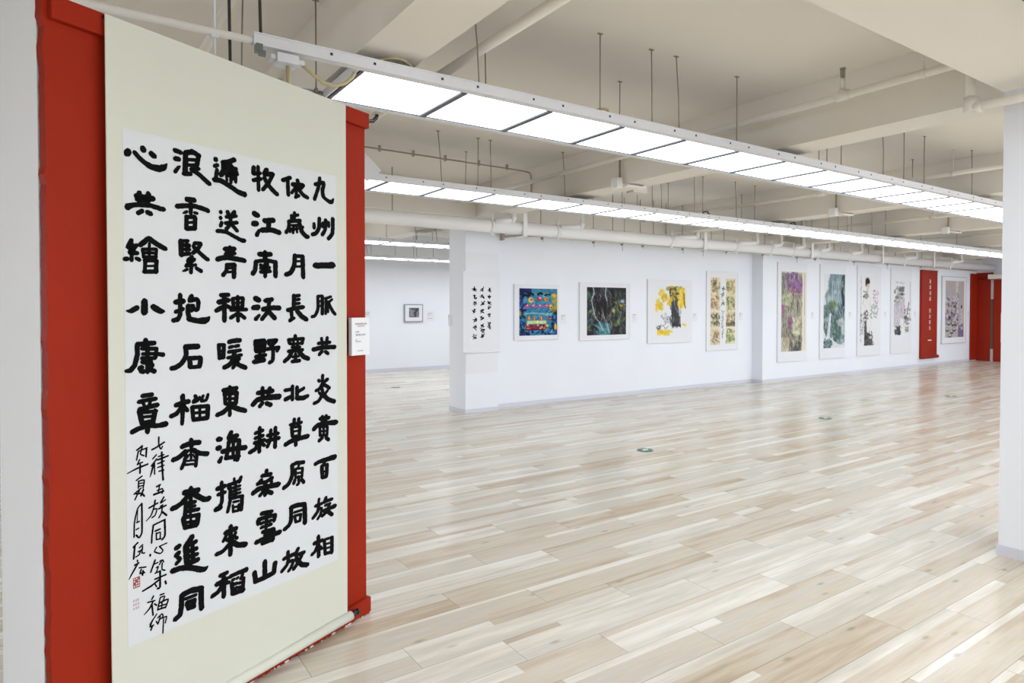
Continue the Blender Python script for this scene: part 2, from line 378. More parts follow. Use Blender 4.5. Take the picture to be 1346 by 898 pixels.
# ------------------------------------------------------------------ pipes
def sprinkler(u, y0, y1, z, r, lab, drop=False, heads=(), clamps=()):
    t = thing('sprinkler_pipe', lab, 'pipe', (u, 0, z))
    q = MB(); pts = [(0, y1, 0), (0, y0 + .06, 0)]
    if drop: pts = [(0, y1, 0), (0, y0 + .03, 0), (0, y0 + .008, -.01), (0, y0, -.03), (0, y0, -.25), (0, y0 - .008, -.275), (0, y0 - .03, -.287), (0, 1.12, -.287)]
    q.tube(pts, r, 14); q.build('pipe', M_pipe2, t)
    if drop:
        q = MB(); q.tube([(0, y0 + .0, -.22), (0, y0 - .0, -.31)], r * 1.45, 14); q.tube([(0, y0 - .02, -.287), (0, y0 - .06, -.287)], r * 1.3, 14); q.build('elbow', M_pipe2, t)
    for y in heads:
        q = MB(); q.tube([(0, y - .05, 0), (0, y + .05, 0)], r * 1.3, 14); q.tube([(0, y, 0), (0, y, .04)], r * 1.15, 14); q.tube([(0, y, .04), (0, y, .12)], r * .75, 12); q.build('tee', M_pipe2, t)
        q = MB(); q.tube([(0, y, .12), (0, y, .14)], .014, 10); q.tube([(0, y - .014, .14), (0, y - .014, .185)], .004, 6); q.tube([(0, y + .014, .14), (0, y + .014, .185)], .004, 6)
        q.tube([(0, y, .14), (0, y, .18)], .006, 8); q.tube([(0, y, .185), (0, y, .192)], .02, 12); q.build('sprinkler_head', M_rod, t)
    for y in clamps:
        q = MB(); q.tube([(0, y - .012, 0), (0, y + .012, 0)], r * 1.15, 14); q.tube([(0, y, r), (0, y, ZC - z - .003)], .005, 6); q.build('clamp', M_pipe2, t)
    return t
sprinkler(.64, 1.7, 7.9, 2.98, .026, 'thin cream sprinkler pipe in the dark corner above the scroll', clamps=(3.0, 5.0))
sprinkler(1.95, 1.7, 7.9, 2.98, .03, 'cream sprinkler pipe crossing above the start of the nearer light row', clamps=(2.3, 5.3))
sprinkler(4.46, 1.69, 7.9, 2.98, .026, 'cream sprinkler pipe with an upright head, bending down by the right column', True, heads=(2.47,), clamps=(1.95, 4.6))
sprinkler(8.03, 1.7, 7.9, 2.98, .026, 'cream sprinkler pipe crossing between the third and fourth beams', heads=(4.72,), clamps=(3.2,))
sprinkler(11.6, 1.7, 7.9, 2.98, .026, 'far cream sprinkler pipe seen above the middle of the light rows', heads=(4.9,), clamps=(3.2,))
sprinkler(15.3, 1.7, 7.9, 2.98, .026, 'farthest cream sprinkler pipe by the right column', clamps=(3.2,))

t = thing('drain_pipe', 'thick white pipe running along the gallery wall above the pictures', 'pipe', (0, 7.5, 2.62))
q = MB(); q.tube([(-8.9, 0, 0), (21.4, 0, 0)], .09, 24); q.build('pipe', M_pipe, t)
pairs = [(4.73, 5.05), (5.86, 6.28), (8.26, 8.85), (9.96, 10.51), (11.0, 11.27), (11.72, 12.01), (12.6, 12.93), (13.8, 14.21), (16.2, 16.7), (18.6, 19.17)]
for i, (a, b) in enumerate(pairs):
    q = MB(); q.tube([(a - .03, 0, 0), (a + .03, 0, 0)], .098, 20); q.tube([(a, -.05, .08), (a, -.06, .17)], .012, 8); q.tube([(a, -.05, -.09), (a, -.05, -.13)], .018, 8)
    q.build('clamp', M_pipe, t)
    q = MB(); q.tube([(a + .02, -.07, .055), (b - .06, -.07, .085), (b - .02, -.07, .09), (b + .015, -.07, .115), (b + .02, -.07, .16), (b + .02, -.07, ZC - 2.62)], .036, 12)
    q.tube([(b - .035, -.07, .088), (b + .0, -.07, .1), (b + .018, -.07, .13), (b + .02, -.07, .15)], .046, 12); q.build('branch', M_pipe, t)
for u in (5.24, 9.05, 12.3, 15.1, 17.6):
    q = MB(); q.box(u - .035, u + .035, -.105, -.099, -.12, ZC - 2.62); q.box(u - .035, u + .035, -.105, .1, -.125, -.115); q.build('strap', M_pipe, t)
for u in [3.3, 5.6, 6.6, 7.0, 7.25, 7.6, 7.9, 8.2, 8.6, 9.35, 9.7, 10.9, 11.5, 12.1, 13.3, 14.7, 15.9, 17.2]:
    q = MB(); q.tube([(u, .02, .09), (u, .02, (ZB if any(b < u < b + .33 for b in BX) else ZC) - 2.62)], .006, 6); q.build('hanger_rod', M_rod, t)
t = thing('conduit', 'thin wall conduit with clips running just below the thick white pipe', 'conduit', (0, 7.89, 2.555))
q = MB(); q.tube([(5.2, -.0, -.03), (5.45, -.02, -.01), (5.75, 0, .03), (6.0, 0, .02), (21.3, 0, .0)], .012, 8); q.build('tube', M_pipe2, t)
q = MB(); q.box(5.165, 5.20, -.03, .05, -.07, .05); q.tube([(5.2, -.05, -.02), (5.5, -.07, .01), (5.9, -.03, .035)], .014, 8); q.build('fitting', M_fit, t)
for i, u in enumerate([5.9, 6.93, 7.55, 8.03, 9.03, 9.57, 10.24, 11.37, 12.54, 13.21, 14.78, 16.3, 18.0]):
    q = MB(); q.box(u - .014, u + .014, -.015, .02, -.016, .016); q.tube([(u + .01, 0, -.015), (u + .014, 0, -.05 - .03 * (i % 3))], .004, 5); q.build('clip', M_rod, t)
t = thing('cable_duct', 'pale flat duct running along the beam above the thick pipe', 'duct', (0, 7.78, 2.79))
q = MB(); q.box(8.8, 21.3, -.06, .06, -.05, .05); q.build('duct', M_pipe2, t)
for u in (9.3, 10.8, 12.2, 13.9, 16.0, 18.2):
    q = MB(); q.box(u - .004, u + .004, -.062, .062, -.052, .052); q.build('joint', M_rod, t)
q = MB(); q.tube([(2.2, 6.6, 3.215), (4.62, 6.6, 3.2), (4.74, 6.6, 3.19), (4.76, 6.6, 3.15), (4.765, 6.6, 2.84)], .009, 8)
for u in (2.75, 3.15, 3.55, 4.0, 4.4): q.box(u - .012, u + .012, 6.588, 6.612, 3.185, 3.248)
tag(q.build('conduit', M_fit), 'thin grey ceiling conduit behind the nearer light row, right of the red cap', 'conduit')
q = MB(); q.tube([(-8.5, 3.115, 2.705), (.70, 3.115, 2.715)], .017, 12)
tag(q.build('conduit', M_pipe2), 'round white conduit leading to the rail above the scroll', 'conduit')
q = MB(); q.tube([(-8.5, 4.6, 3.06), (1.2, 4.6, 3.06)], .016, 10); q.tube([(-8.5, 4.72, 3.06), (1.2, 4.72, 3.06)], .012, 10)
tag(q.build('conduit', M_pipe2), 'pair of dim conduits in the dark ceiling corner', 'conduit')
for x, y, lab in ((.62, 3.25, 'dark cable hanging in the dim corner, left of two'), (.73, 3.14, 'dark cable leading down to the rail end, right of two')):
    q = MB(); q.tube([(x, y, 2.5 if x < .7 else 2.74), (x - .005, y, 3.0), (x - .03, y, ZC)], .007, 6); tag(q.build('cable', M_dark), lab, 'cable')
q = MB(); q.tube([(.53, 3.12, 2.62), (.53, 3.12, ZC)], .006, 6); q.box(.515, .545, 3.105, 3.135, 2.69, 2.725); tag(q.build('hanger_rod', M_rail), 'thin white rod holding the round conduit left of the rail end', 'rod')
def beam_box(x, y, lab):
    t = thing('junction_box', lab, 'junction box', (x, y, ZB))
    q = MB(); q.box(-.085, -.005, -.05, .05, -.05, .06); q.build('box', M_pipe, t, .006)
    q = MB(); q.box(.0, .26, -.12, -.05, -.034, -.02); q.box(.23, .26, -.12, -.05, -.02, -.006); q.build('tray', M_pipe, t)
    q = MB(); q.tube([(-.03, -.03, .06), (-.03, -.03, ZC - ZB - .002)], .010, 8); q.build('conduit_stub', M_rod, t)
beam_box(4.772, 5.02, 'white junction box on the beam just left of the light row middle')
beam_box(8.632, 4.87, 'white junction box with small tray on the third visible beam')
beam_box(12.212, 4.95, 'small white junction box on the far beam left of the right column')
q = MB(); q.box(5.45, 5.67, 5.5, 5.62, 2.86, 2.94); q.tube([(5.5, 5.56, 2.9), (5.5, 5.56, ZC - .002)], .005, 6); q.tube([(5.63, 5.56, 2.9), (5.63, 5.56, ZC - .002)], .005, 6)
tag(q.build('hanging_box', M_pipe2), 'small cream box hanging on two rods above the row beside the pipe', 'box')

# ------------------------------------------------------------------ red display board with the big scroll
PA = math.radians(26.27); P0 = (1.2012, 3.0152, 0.0)
rnd = random.Random(3)
t = thing('partition', 'free-standing white partition carrying the red board, at the left edge', 'partition', P0, PA)
q = MB(); q.box(-1.40, -.03, .062, .325, 0, 2.43); q.build('body', M_wall, t)
q = MB(); q.box(-1.402, -1.365, .062, .325, 0, 2.56); q.build('end_panel', M_wall, t)
t = thing('display_board', 'brick red display board behind the big calligraphy scroll', 'display board', P0, PA)
q = MB(); L = []
for k in range(83):
    z = 2.44 * k / 82
    L.append((-1.398 - .003 * rnd.random() - (.004 if rnd.random() > .9 else 0) - (.008 if 2.37 < z else 0) - (.005 if 2.26 < z < 2.32 else 0), z))
for k in range(82):
    (a, z0), (b, z1) = L[k], L[k + 1]
    q.hexa([(a, .02, z0), (-.007, .02, z0), (-.007, .05, z0), (a, .055, z0), (b, .02, z1), (-.007, .02, z1), (-.007, .05, z1), (b, .055, z1)])
q.build('panel', M_red, t)
q = MB(); q.box(-1.39, .001, -.004, .035, 2.372, 2.444); q.build('top_cap', M_red, t, .003)
q = MB(); q.box(-1.40, .001, -.002, .035, .008, .079)
for k in range(150):                                         # chipped lower edge with white filler showing
    a = -1.40 + 1.401 * k / 150; wd = 1.401 / 150
    if rnd.random() < .55: q.box(a, a + wd, -.0015, .034, .001 + .003 * rnd.random(), .0085)
    if rnd.random() < .18: q.box(a, a + wd * rnd.uniform(.3, 2.5), -.0035, -.001, .002, .005 + .005 * rnd.random(), 1)
q.build('base_band', [M_red, M_paper], t)

def sag(s, z):                                              # the scroll's gentle waves
    return -.0015 * math.sin(s * 5.1 + .4) * (2.45 - z) / 2.4 - .0035 * math.exp(-((z - .12) / .25) ** 2) * math.sin(s * 9 + 1)
t = thing('hanging_scroll', 'tall cream hanging scroll of bold black calligraphy on the red board', 'scroll', P0, PA)
def sheet(s0, s1, zb0, zb1, zt0, zt1, y, name, m, th):
    q = MB(); N, K = 24, 48
    gp = []
    for i in range(N + 1):
        f = i / N; s = s0 + (s1 - s0) * f; zb = zb0 + (zb1 - zb0) * f; zt = zt0 + (zt1 - zt0) * f
        gp.append([(s, y + sag(s, zb + (zt - zb) * j / K), zb + (zt - zb) * j / K) for j in range(K + 1)])
    for i in range(N):
        for j in range(K):
            q.face([gp[i][j], gp[i + 1][j], gp[i + 1][j + 1], gp[i][j + 1]], True)
            b = [(x, yy + th, z) for x, yy, z in (gp[i][j], gp[i][j + 1], gp[i + 1][j + 1], gp[i + 1][j])]; q.face(b, True)
    rim = [gp[i][0] for i in range(N + 1)] + [gp[N][j] for j in range(1, K + 1)] + [gp[i][K] for i in range(N - 1, -1, -1)] + [gp[0][j] for j in range(K - 1, 0, -1)]
    for a, b in zip(rim, rim[1:] + rim[:1]):
        q.face([a, (a[0], a[1] + th, a[2]), (b[0], b[1] + th, b[2]), b])
    return q.build(name, m, t)
sheet(-1.244, -.176, .06, .06, 2.437, 2.437, -.02, 'mount', M_silk, .004)
sheet(-1.193, -.238, .378, .345, 2.086, 2.097, -.0208, 'paper', M_paper, .0006)
rl = MB(); rl.tube([(-1.255, -.026, .058), (-.163, -.026, .058)], .021, 20); ro = rl.build('roller', M_silk, t)
for a, b in ((-.163, -.118), (-1.255, -1.30)):
    kn = MB(); kn.tube([(a, -.026, .058), (b, -.026, .058)], .0135, 16); kn.tube([(a + (b - a) * .82, -.026, .058), (b + (b - a) * .05, -.026, .058)], .0145, 16); kn.build('knob', M_black, ro)
hd = MB(); hd.box(-1.246, -.174, -.016, -.006, 2.425, 2.434); hd.build('top_rod', M_black, t)

INK = """-1180 2006 21 -1175 2015 21
-1155 2015 16 -1142 2003 16 -1123 1989 16 -1099 1978 20 -1072 1977 22 -1054 1985 20 -1043 1999 5
-1127 2035 20 -1125 2029 20
-1099 2023 19 -1088 2016 19
-1015 2052 16 -992 2049 17
-1013 2023 17 -999 2024 18
-1014 1977 13 -1001 1995 12 -993 2001 4
-949 2063 18 -949 2057 18
-974 2050 19 -974 2018 19 -976 1982 19
-974 2052 18 -944 2059 18 -920 2051 18
-923 2051 17 -930 2017 17
-969 2028 12 -929 2035 12
-967 2009 12 -932 2016 12
-982 1976 15 -954 1980 15
-947 1998 14 -922 2005 14
-952 1997 17 -920 1983 17 -889 1962 17 -879 1957 17
-1141 1884 18 -1138 1859 18
-1110 1886 18 -1110 1863 18
-1152 1872 17 -1093 1871 18
-1148 1862 18 -1104 1868 19
-1181 1831 21 -1165 1840 16 -1144 1844 16 -1105 1847 16 -1069 1841 16 -1056 1840 16
-1146 1816 15 -1131 1825 15
-1115 1823 16 -1101 1819 16
-970 1887 19 -941 1888 19
-956 1886 15 -956 1840 15
-1008 1857 17 -980 1863 17 -941 1867 17 -896 1860 17 -886 1857 17
-985 1836 6 -977 1840 10 -970 1844 10
-942 1844 11 -930 1842 11
-972 1827 15 -973 1784 15
-971 1824 15 -939 1829 15
-939 1826 16 -941 1785 16
-971 1804 10 -942 1809 10
-974 1783 17 -939 1787 17
-1168 1724 14 -1181 1700 14 -1165 1698 14
-1151 1709 14 -1175 1683 14
-1175 1682 14 -1149 1683 14
-1165 1709 16 -1163 1690 16
-1191 1660 14 -1182 1662 14
-1168 1680 13 -1169 1657 13
-1153 1665 13 -1142 1661 13
-1139 1711 17 -1123 1724 17 -1110 1735 17 -1084 1719 17 -1052 1705 17
-1132 1697 11 -1084 1701 11
-1132 1697 11 -1128 1672 11
-1084 1701 11 -1086 1675 11
-1108 1719 10 -1109 1674 10
-1128 1685 10 -1084 1688 10
-1130 1671 11 -1084 1674 11
-1123 1660 13 -1125 1623 13
-1126 1660 13 -1082 1662 13
-1084 1660 15 -1086 1623 15
-1122 1641 8 -1087 1644 8
-1127 1622 14 -1083 1625 14
-995 1737 18 -993 1688 18
-996 1737 12 -966 1740 12
-991 1723 14 -962 1724 14
-962 1724 14 -976 1707 14
-991 1708 11 -960 1709 11
-994 1689 15 -961 1695 15
-972 1737 11 -972 1721 11
-942 1734 14 -917 1735 14
-917 1734 15 -932 1711 15 -949 1698 15
-943 1731 12 -947 1721 12
-945 1720 15 -922 1700 15 -897 1682 15 -888 1678 15
-952 1684 14 -968 1670 14
-970 1667 12 -943 1673 12
-943 1676 14 -974 1651 14
-977 1649 11 -937 1656 11
-955 1650 14 -957 1627 14
-988 1631 6 -979 1634 10 -970 1639 10
-936 1644 14 -916 1634 14
-1127 1523 22 -1127 1485 22
-1187 1491 5 -1172 1490 16 -1152 1501 18
-1097 1504 20 -1073 1490 20 -1060 1489 11
-999 1547 16 -1000 1477 16 -1010 1459 16
-1017 1520 18 -987 1525 19
-1017 1486 14 -988 1497 14
-1026 1456 16 -1008 1461 17
-955 1543 17 -963 1527 17
-964 1526 16 -934 1532 16 -928 1518 16
-929 1522 15 -932 1495 15 -941 1494 15
-965 1506 14 -949 1509 14 -952 1493 14 -963 1490 14
-968 1509 17 -971 1486 17 -965 1462 17
-967 1461 19 -935 1454 19 -904 1454 23 -891 1460 18 -885 1467 8
-1124 1393 16 -1125 1385 16
-1153 1379 16 -1125 1380 16 -1094 1381 16
-1153 1377 16 -1153 1344 16 -1162 1310 16 -1177 1294 16 -1191 1293 11
-1138 1364 13 -1086 1361 13
-1087 1361 14 -1091 1331 14
-1136 1346 11 -1092 1344 12 -1063 1339 16
-1138 1332 13 -1092 1329 13
-1118 1371 15 -1119 1283 15
-1136 1319 16 -1106 1316 16
-1138 1301 17 -1146 1298 17
-1142 1290 16 -1132 1286 16
-1101 1306 15 -1110 1299 15
-1108 1291 17 -1095 1284 17
-981 1361 20 -956 1361 20 -932 1361 20
-980 1358 17 -978 1333 17 -995 1304 17 -1019 1291 17 -1034 1289 16
-965 1320 18 -963 1291 18
-966 1320 16 -921 1319 16
-922 1315 18 -926 1288 18
-966 1288 14 -924 1287 14
-1137 1205 15 -1104 1206 15
-1150 1186 14 -1122 1189 14 -1091 1190 14
-1135 1180 11 -1131 1171 11
-1109 1185 11 -1115 1172 11
-1148 1161 16 -1116 1165 16 -1085 1168 16
-1148 1156 17 -1139 1112 17
-1146 1151 13 -1089 1147 13
-1094 1149 18 -1103 1111 18
-1140 1134 10 -1096 1132 10
-1138 1114 15 -1103 1114 15
-1173 1089 16 -1151 1097 16 -1117 1101 16 -1085 1097 16 -1055 1098 20
-1120 1113 17 -1121 1081 17
-993 1189 17 -993 1144 17 -996 1088 13
-1019 1158 17 -997 1163 17 -970 1166 17
-997 1151 16 -1016 1129 16 -1037 1122 16
-989 1152 14 -975 1133 14
-952 1162 14 -941 1174 14 -945 1183 14
-953 1160 11 -935 1164 11 -928 1176 11
-921 1162 11 -913 1180 11
-921 1161 12 -901 1162 12 -893 1182 12
-957 1142 15 -953 1102 15
-958 1143 15 -892 1139 15
-894 1137 17 -897 1098 17
-927 1142 11 -927 1098 11
-953 1121 11 -897 1118 11
-953 1098 16 -895 1095 16
-962 1026 17 -961 1003 17
-997 1008 18 -964 1014 18 -929 1011 18
-1032 967 17 -1008 973 17 -984 989 17
-954 988 17 -929 971 17 -897 963 17
-963 1005 10 -963 959 10
-975 991 9 -953 985 9
-975 987 9 -988 975 9
-951 982 9 -938 967 9
-982 975 14 -991 947 14 -1000 931 14
-941 967 14 -945 928 14
-982 954 8 -947 950 8
-985 941 9 -955 937 9
-971 975 7 -977 964 7
-955 972 7 -950 960 7
-965 854 16 -969 830 16
-991 842 19 -965 841 19 -935 838 19
-970 835 18 -1000 808 18 -1021 799 18 -1036 797 18
-961 835 19 -931 811 19 -910 797 19 -892 797 20
-984 806 16 -988 762 16
-985 801 14 -948 799 14
-986 788 12 -949 784 12
-986 773 14 -934 768 14
-966 820 15 -967 765 15
-996 751 17 -987 716 17
-996 754 15 -934 748 15
-936 745 18 -943 714 18
-988 734 11 -942 727 11
-966 751 10 -967 712 10
-989 717 17 -943 713 17
-1082 1057 6 -1082 1029 5 -1075 1014 5 -1069 1023 5
-1107 1018 6 -1091 1023 6 -1062 1036 6
-1091 998 5 -1104 986 5
-1090 983 6 -1108 963 6
-1101 968 6 -1108 943 6 -1114 926 3
-1098 974 5 -1098 932 5
-1072 1003 7 -1071 957 7 -1068 906 7
-1087 979 6 -1049 986 6
-1084 990 5 -1064 993 5
-1087 966 5 -1063 971 5
-1087 953 5 -1064 956 5
-1083 939 5 -1065 940 5
-1092 888 6 -1078 892 6
-1081 891 5 -1086 863 5
-1090 874 5 -1070 876 5 -1072 860 5
-1102 863 7 -1067 867 7
-1097 843 6 -1099 832 6
-1119 822 6 -1088 831 6
-1099 828 5 -1111 796 5 -1129 780 3
-1104 813 5 -1091 812 5 -1097 792 5 -1109 786 5
-1066 846 6 -1078 830 6
-1077 828 5 -1060 835 5
-1085 810 6 -1058 815 6
-1072 816 5 -1075 793 5 -1085 779 5
-1071 795 7 -1057 780 7
-1079 817 5 -1070 820 5
-1104 759 6 -1109 726 6 -1111 700 6
-1104 759 6 -1062 767 6
-1064 765 7 -1063 712 7 -1074 700 7
-1098 737 6 -1080 739 6
-1094 730 5 -1094 707 5
-1094 726 5 -1080 728 5 -1081 706 5
-1094 706 5 -1078 705 5
-1158 1026 6 -1139 1037 6
-1153 1021 5 -1159 993 5
-1153 1021 5 -1123 1028 5
-1125 1027 6 -1127 998 6
-1140 1032 5 -1146 1011 5 -1134 1003 5
-1149 993 5 -1157 977 5
-1154 979 5 -1139 982 5
-1190 955 3 -1157 965 6 -1121 972 6
-1147 975 6 -1148 947 6
-1161 925 5 -1141 936 5
-1153 922 5 -1154 898 5
-1153 921 5 -1134 921 5 -1138 894 5
-1153 913 4 -1138 912 4
-1153 904 4 -1138 903 4
-1169 881 5 -1145 896 5
-1151 889 5 -1166 862 5
-1162 881 6 -1143 878 6 -1134 866 6
-1137 889 6 -1146 870 6
-1143 844 5 -1157 830 5 -1168 787 5 -1170 738 5
-1143 844 6 -1143 779 6 -1144 745 6 -1153 731 6 -1163 743 6
-1161 784 5 -1152 786 5
-1163 761 5 -1154 764 5
-1157 826 3 -1159 784 3
-1023 654 18 -1011 658 18
-1024 628 17 -1013 634 17
-1018 619 14 -1008 610 14 -1023 598 14
-1038 578 19 -1007 577 19 -968 565 19 -928 544 20 -910 541 17 -901 546 8
-962 675 21 -987 648 21
-986 648 22 -982 587 22
-982 649 16 -946 654 16
-982 628 16 -944 627 16
-980 608 15 -942 606 15
-980 585 18 -939 585 18
-961 654 16 -959 593 16
-1003 478 21 -969 482 21 -926 474 21
-928 475 20 -928 437 20 -926 400 20
-1003 478 19 -1005 436 19 -1011 411 19 -1028 403 19
-991 461 12 -948 459 12
-984 443 16 -977 421 16
-984 445 15 -952 442 15
-954 441 15 -957 421 15
-979 421 15 -954 419 15
-982 433 8 -954 429 8
-1116 662 7 -1116 658 7
-1093 680 5 -1101 667 5 -1081 654 5 -1071 662 5 -1084 680 5
-1081 680 5 -1057 683 5
-1099 638 6 -1115 601 6
-1101 625 5 -1089 626 5
-1083 628 5 -1074 630 5 -1085 617 5
-1074 619 5 -1075 597 5 -1064 590 5
-1072 629 5 -1069 621 5
-1095 610 5 -1088 612 5 -1095 594 5
-1100 592 5 -1080 594 5
-1101 572 6 -1060 574 6
-1082 591 7 -1083 538 7 -1092 537 7
-1143 547 6 -1113 554 7 -1084 566 7
-1100 555 5 -1095 544 5
-1064 552 7 -1061 542 7
-1106 516 6 -1112 507 6
-1127 502 5 -1101 499 5
-1107 499 6 -1121 478 6 -1139 465 3
-1112 492 6 -1108 451 6
-1103 488 5 -1095 480 5
-1083 511 5 -1068 510 5
-1082 502 5 -1086 488 5
-1082 502 5 -1066 500 5 -1073 487 5
-1087 484 5 -1092 463 5
-1087 484 6 -1054 485 6 -1064 459 6
-1088 473 5 -1063 471 5
-1076 482 5 -1078 461 5
-1092 463 6 -1063 461 6
-1095 450 5 -1119 424 5
-1110 435 6 -1119 416 6 -1107 416 6
-1112 412 6 -1116 403 6
-1092 435 5 -1077 443 5 -1073 432 5 -1088 425 5
-1083 436 5 -1089 416 5
-1071 422 5 -1074 374 5
-1074 427 5 -1060 427 5 -1065 406 5
-1097 425 5 -1091 413 5
-1158 716 6 -1173 705 6
-1168 706 6 -1172 666 6
-1153 697 5 -1141 704 5
-1157 685 5 -1142 689 5
-1149 687 5 -1153 675 5 -1165 670 5
-1142 698 5 -1144 677 5 -1135 674 5
-1160 658 5 -1159 652 5
-1169 644 6 -1155 647 6
-1160 644 6 -1177 620 6 -1188 603 3
-1154 630 5 -1131 625 5
-1147 622 6 -1151 610 6 -1136 608 6
-1141 616 6 -1143 601 6
-854 2052 20 -853 2051 20
-859 2026 15 -846 2033 15
-848 2015 15 -853 1986 15
-861 1976 18 -829 1976 19 -793 1962 19 -756 1946 19 -727 1941 22
-824 2046 19 -799 2053 19 -773 2067 19
-820 2046 20 -820 2017 20 -832 1998 20
-819 2032 14 -764 2034 14
-805 2040 25 -803 2006 25
-799 2007 14 -759 2014 14
-786 2041 18 -785 1992 18
-809 1999 11 -806 1983 11
-789 1997 13 -789 1977 13
-768 2010 13 -768 1982 13
-819 2019 14 -762 2022 14
-685 2055 18 -687 2030 18
-688 2029 15 -654 2037 15
-664 2061 15 -663 1968 15
-688 2003 16 -652 2015 16
-623 2057 19 -635 2036 19
-635 2036 19 -592 2044 19
-593 2041 16 -613 2007 16 -643 1973 16
-635 2021 19 -613 1994 19 -582 1971 19 -571 1966 19
-543 2028 17 -503 2045 18
-517 2038 17 -514 1972 17
-464 2041 18 -463 2035 18
-491 2019 20 -433 2025 20
-467 2018 14 -496 1983 14
-471 2008 14 -472 1968 14
-477 1967 14 -457 1978 15
-436 2020 15 -457 1999 15
-463 2009 18 -434 1984 18 -410 1976 18
-338 2073 16 -347 2031 16 -370 1974 16
-366 2040 17 -315 2056 17 -322 2025 17
-324 2028 18 -318 1994 18 -293 1980 18 -270 1976 20 -258 1992 10
-834 1861 15 -834 1858 15
-835 1839 15 -835 1836 15
-830 1821 14 -835 1807 14
-850 1787 15 -814 1788 15 -775 1773 15 -744 1762 16 -730 1762 16
-805 1865 16 -801 1855 16
-774 1868 16 -784 1856 16
-811 1844 14 -766 1853 14
-814 1820 15 -763 1828 15
-791 1849 15 -794 1820 15 -811 1798 15
-789 1819 15 -763 1796 15
-685 1873 22 -668 1868 22
-689 1832 22 -672 1835 22
-673 1789 18 -662 1808 15
-636 1850 21 -591 1857 22
-614 1853 20 -616 1819 20
-649 1811 21 -603 1817 21 -561 1810 21
-482 1903 14 -483 1871 14
-498 1889 14 -498 1869 14
-480 1890 14 -462 1895 14
-514 1861 16 -450 1873 16
-510 1862 16 -513 1833 16 -527 1814 16
-497 1847 11 -462 1852 11
-486 1845 12 -490 1815 12
-499 1834 11 -507 1818 11
-471 1844 11 -468 1820 11
-497 1829 11 -464 1836 11
-460 1871 20 -443 1827 20 -418 1808 20 -409 1808 20
-435 1848 12 -450 1825 12
-373 1869 15 -373 1848 15
-342 1895 18 -344 1854 18 -361 1829 18 -383 1820 18
-321 1879 13 -323 1858 13
-305 1892 17 -309 1848 17 -326 1824 17
-288 1884 15 -286 1865 15
-262 1904 18 -264 1839 18 -289 1810 18
-796 1732 15 -798 1687 15
-818 1722 18 -775 1726 18
-815 1705 15 -774 1709 15
-850 1682 19 -815 1691 19 -775 1689 19 -730 1684 19
-809 1664 16 -812 1641 16 -827 1623 16
-809 1664 14 -775 1667 14
-777 1666 18 -779 1618 18
-806 1651 10 -779 1653 10
-809 1636 10 -779 1639 10
-633 1724 20 -634 1691 20
-662 1714 20 -605 1718 20
-679 1684 16 -626 1692 16 -585 1688 17
-678 1682 18 -682 1650 18 -694 1635 18
-582 1688 20 -583 1630 20
-656 1672 15 -643 1663 15
-656 1659 15 -612 1664 15
-620 1680 14 -628 1665 14
-656 1644 15 -608 1649 15
-634 1677 16 -634 1626 16
-481 1722 20 -484 1683 20 -502 1650 20 -529 1639 19
-481 1720 16 -436 1722 16
-439 1721 20 -436 1632 20
-476 1698 10 -443 1700 10
-479 1675 11 -443 1678 11
-369 1686 26 -313 1689 27 -261 1694 29
-837 1548 16 -803 1550 16
-847 1522 19 -803 1530 19
-822 1546 18 -822 1452 18
-856 1490 17 -827 1505 18
-820 1513 15 -797 1501 15
-785 1536 15 -782 1502 15
-787 1536 13 -739 1540 13
-739 1537 16 -743 1502 16
-780 1520 9 -743 1521 9
-794 1493 15 -723 1494 15
-763 1544 15 -762 1450 15
-782 1502 11 -743 1504 11
-795 1462 15 -770 1476 15
-753 1476 16 -732 1461 16
-683 1539 21 -664 1531 21
-692 1501 21 -667 1503 21
-681 1456 18 -663 1472 12
-634 1529 19 -600 1535 19
-646 1495 20 -605 1501 20 -563 1500 21
-614 1527 17 -624 1484 17 -652 1455 17
-619 1487 20 -587 1458 20
-487 1553 18 -489 1503 18
-483 1550 15 -457 1554 15
-483 1534 13 -457 1537 13
-483 1518 13 -457 1520 13
-521 1491 18 -471 1501 18 -436 1504 18
-502 1493 16 -499 1458 16 -510 1447 16
-510 1447 14 -486 1458 14
-472 1490 20 -446 1465 21 -419 1451 21
-353 1552 15 -353 1496 15 -371 1466 15 -388 1462 15
-355 1552 13 -326 1554 13
-327 1552 17 -327 1474 17
-348 1530 10 -327 1530 10
-349 1510 10 -327 1510 10
-310 1542 13 -275 1551 13
-305 1540 13 -307 1474 13
-294 1530 11 -293 1481 11
-285 1529 12 -268 1539 12
-290 1523 16 -268 1489 16 -250 1472 16
-847 1363 15 -844 1311 15
-847 1361 14 -823 1361 14
-825 1359 15 -827 1313 15
-844 1338 9 -826 1339 9
-846 1313 14 -825 1314 14
-803 1371 18 -778 1375 18 -754 1375 18
-802 1350 13 -786 1353 13
-777 1353 13 -760 1355 13
-805 1333 14 -752 1337 14
-809 1311 14 -748 1318 14
-778 1332 18 -795 1290 18 -825 1275 18
-792 1295 13 -760 1304 13
-757 1305 14 -787 1271 14
-782 1295 18 -755 1278 18 -729 1267 18
-682 1368 20 -679 1330 20
-684 1368 16 -639 1370 16
-639 1366 20 -644 1328 20
-679 1349 10 -644 1348 10
-661 1370 14 -664 1290 14
-681 1328 15 -639 1328 15
-682 1307 17 -635 1311 17
-690 1287 20 -641 1292 20
-621 1367 16 -578 1368 16
-581 1365 17 -606 1346 16
-620 1356 14 -603 1346 14
-627 1334 16 -568 1338 17
-568 1338 15 -578 1323 15
-597 1335 16 -599 1288 16 -616 1278 16
-481 1383 17 -480 1369 17
-518 1367 15 -436 1369 15
-515 1367 16 -511 1351 16
-440 1365 17 -445 1348 17
-505 1348 12 -451 1349 12
-501 1335 12 -455 1335 12
-491 1361 12 -491 1323 12
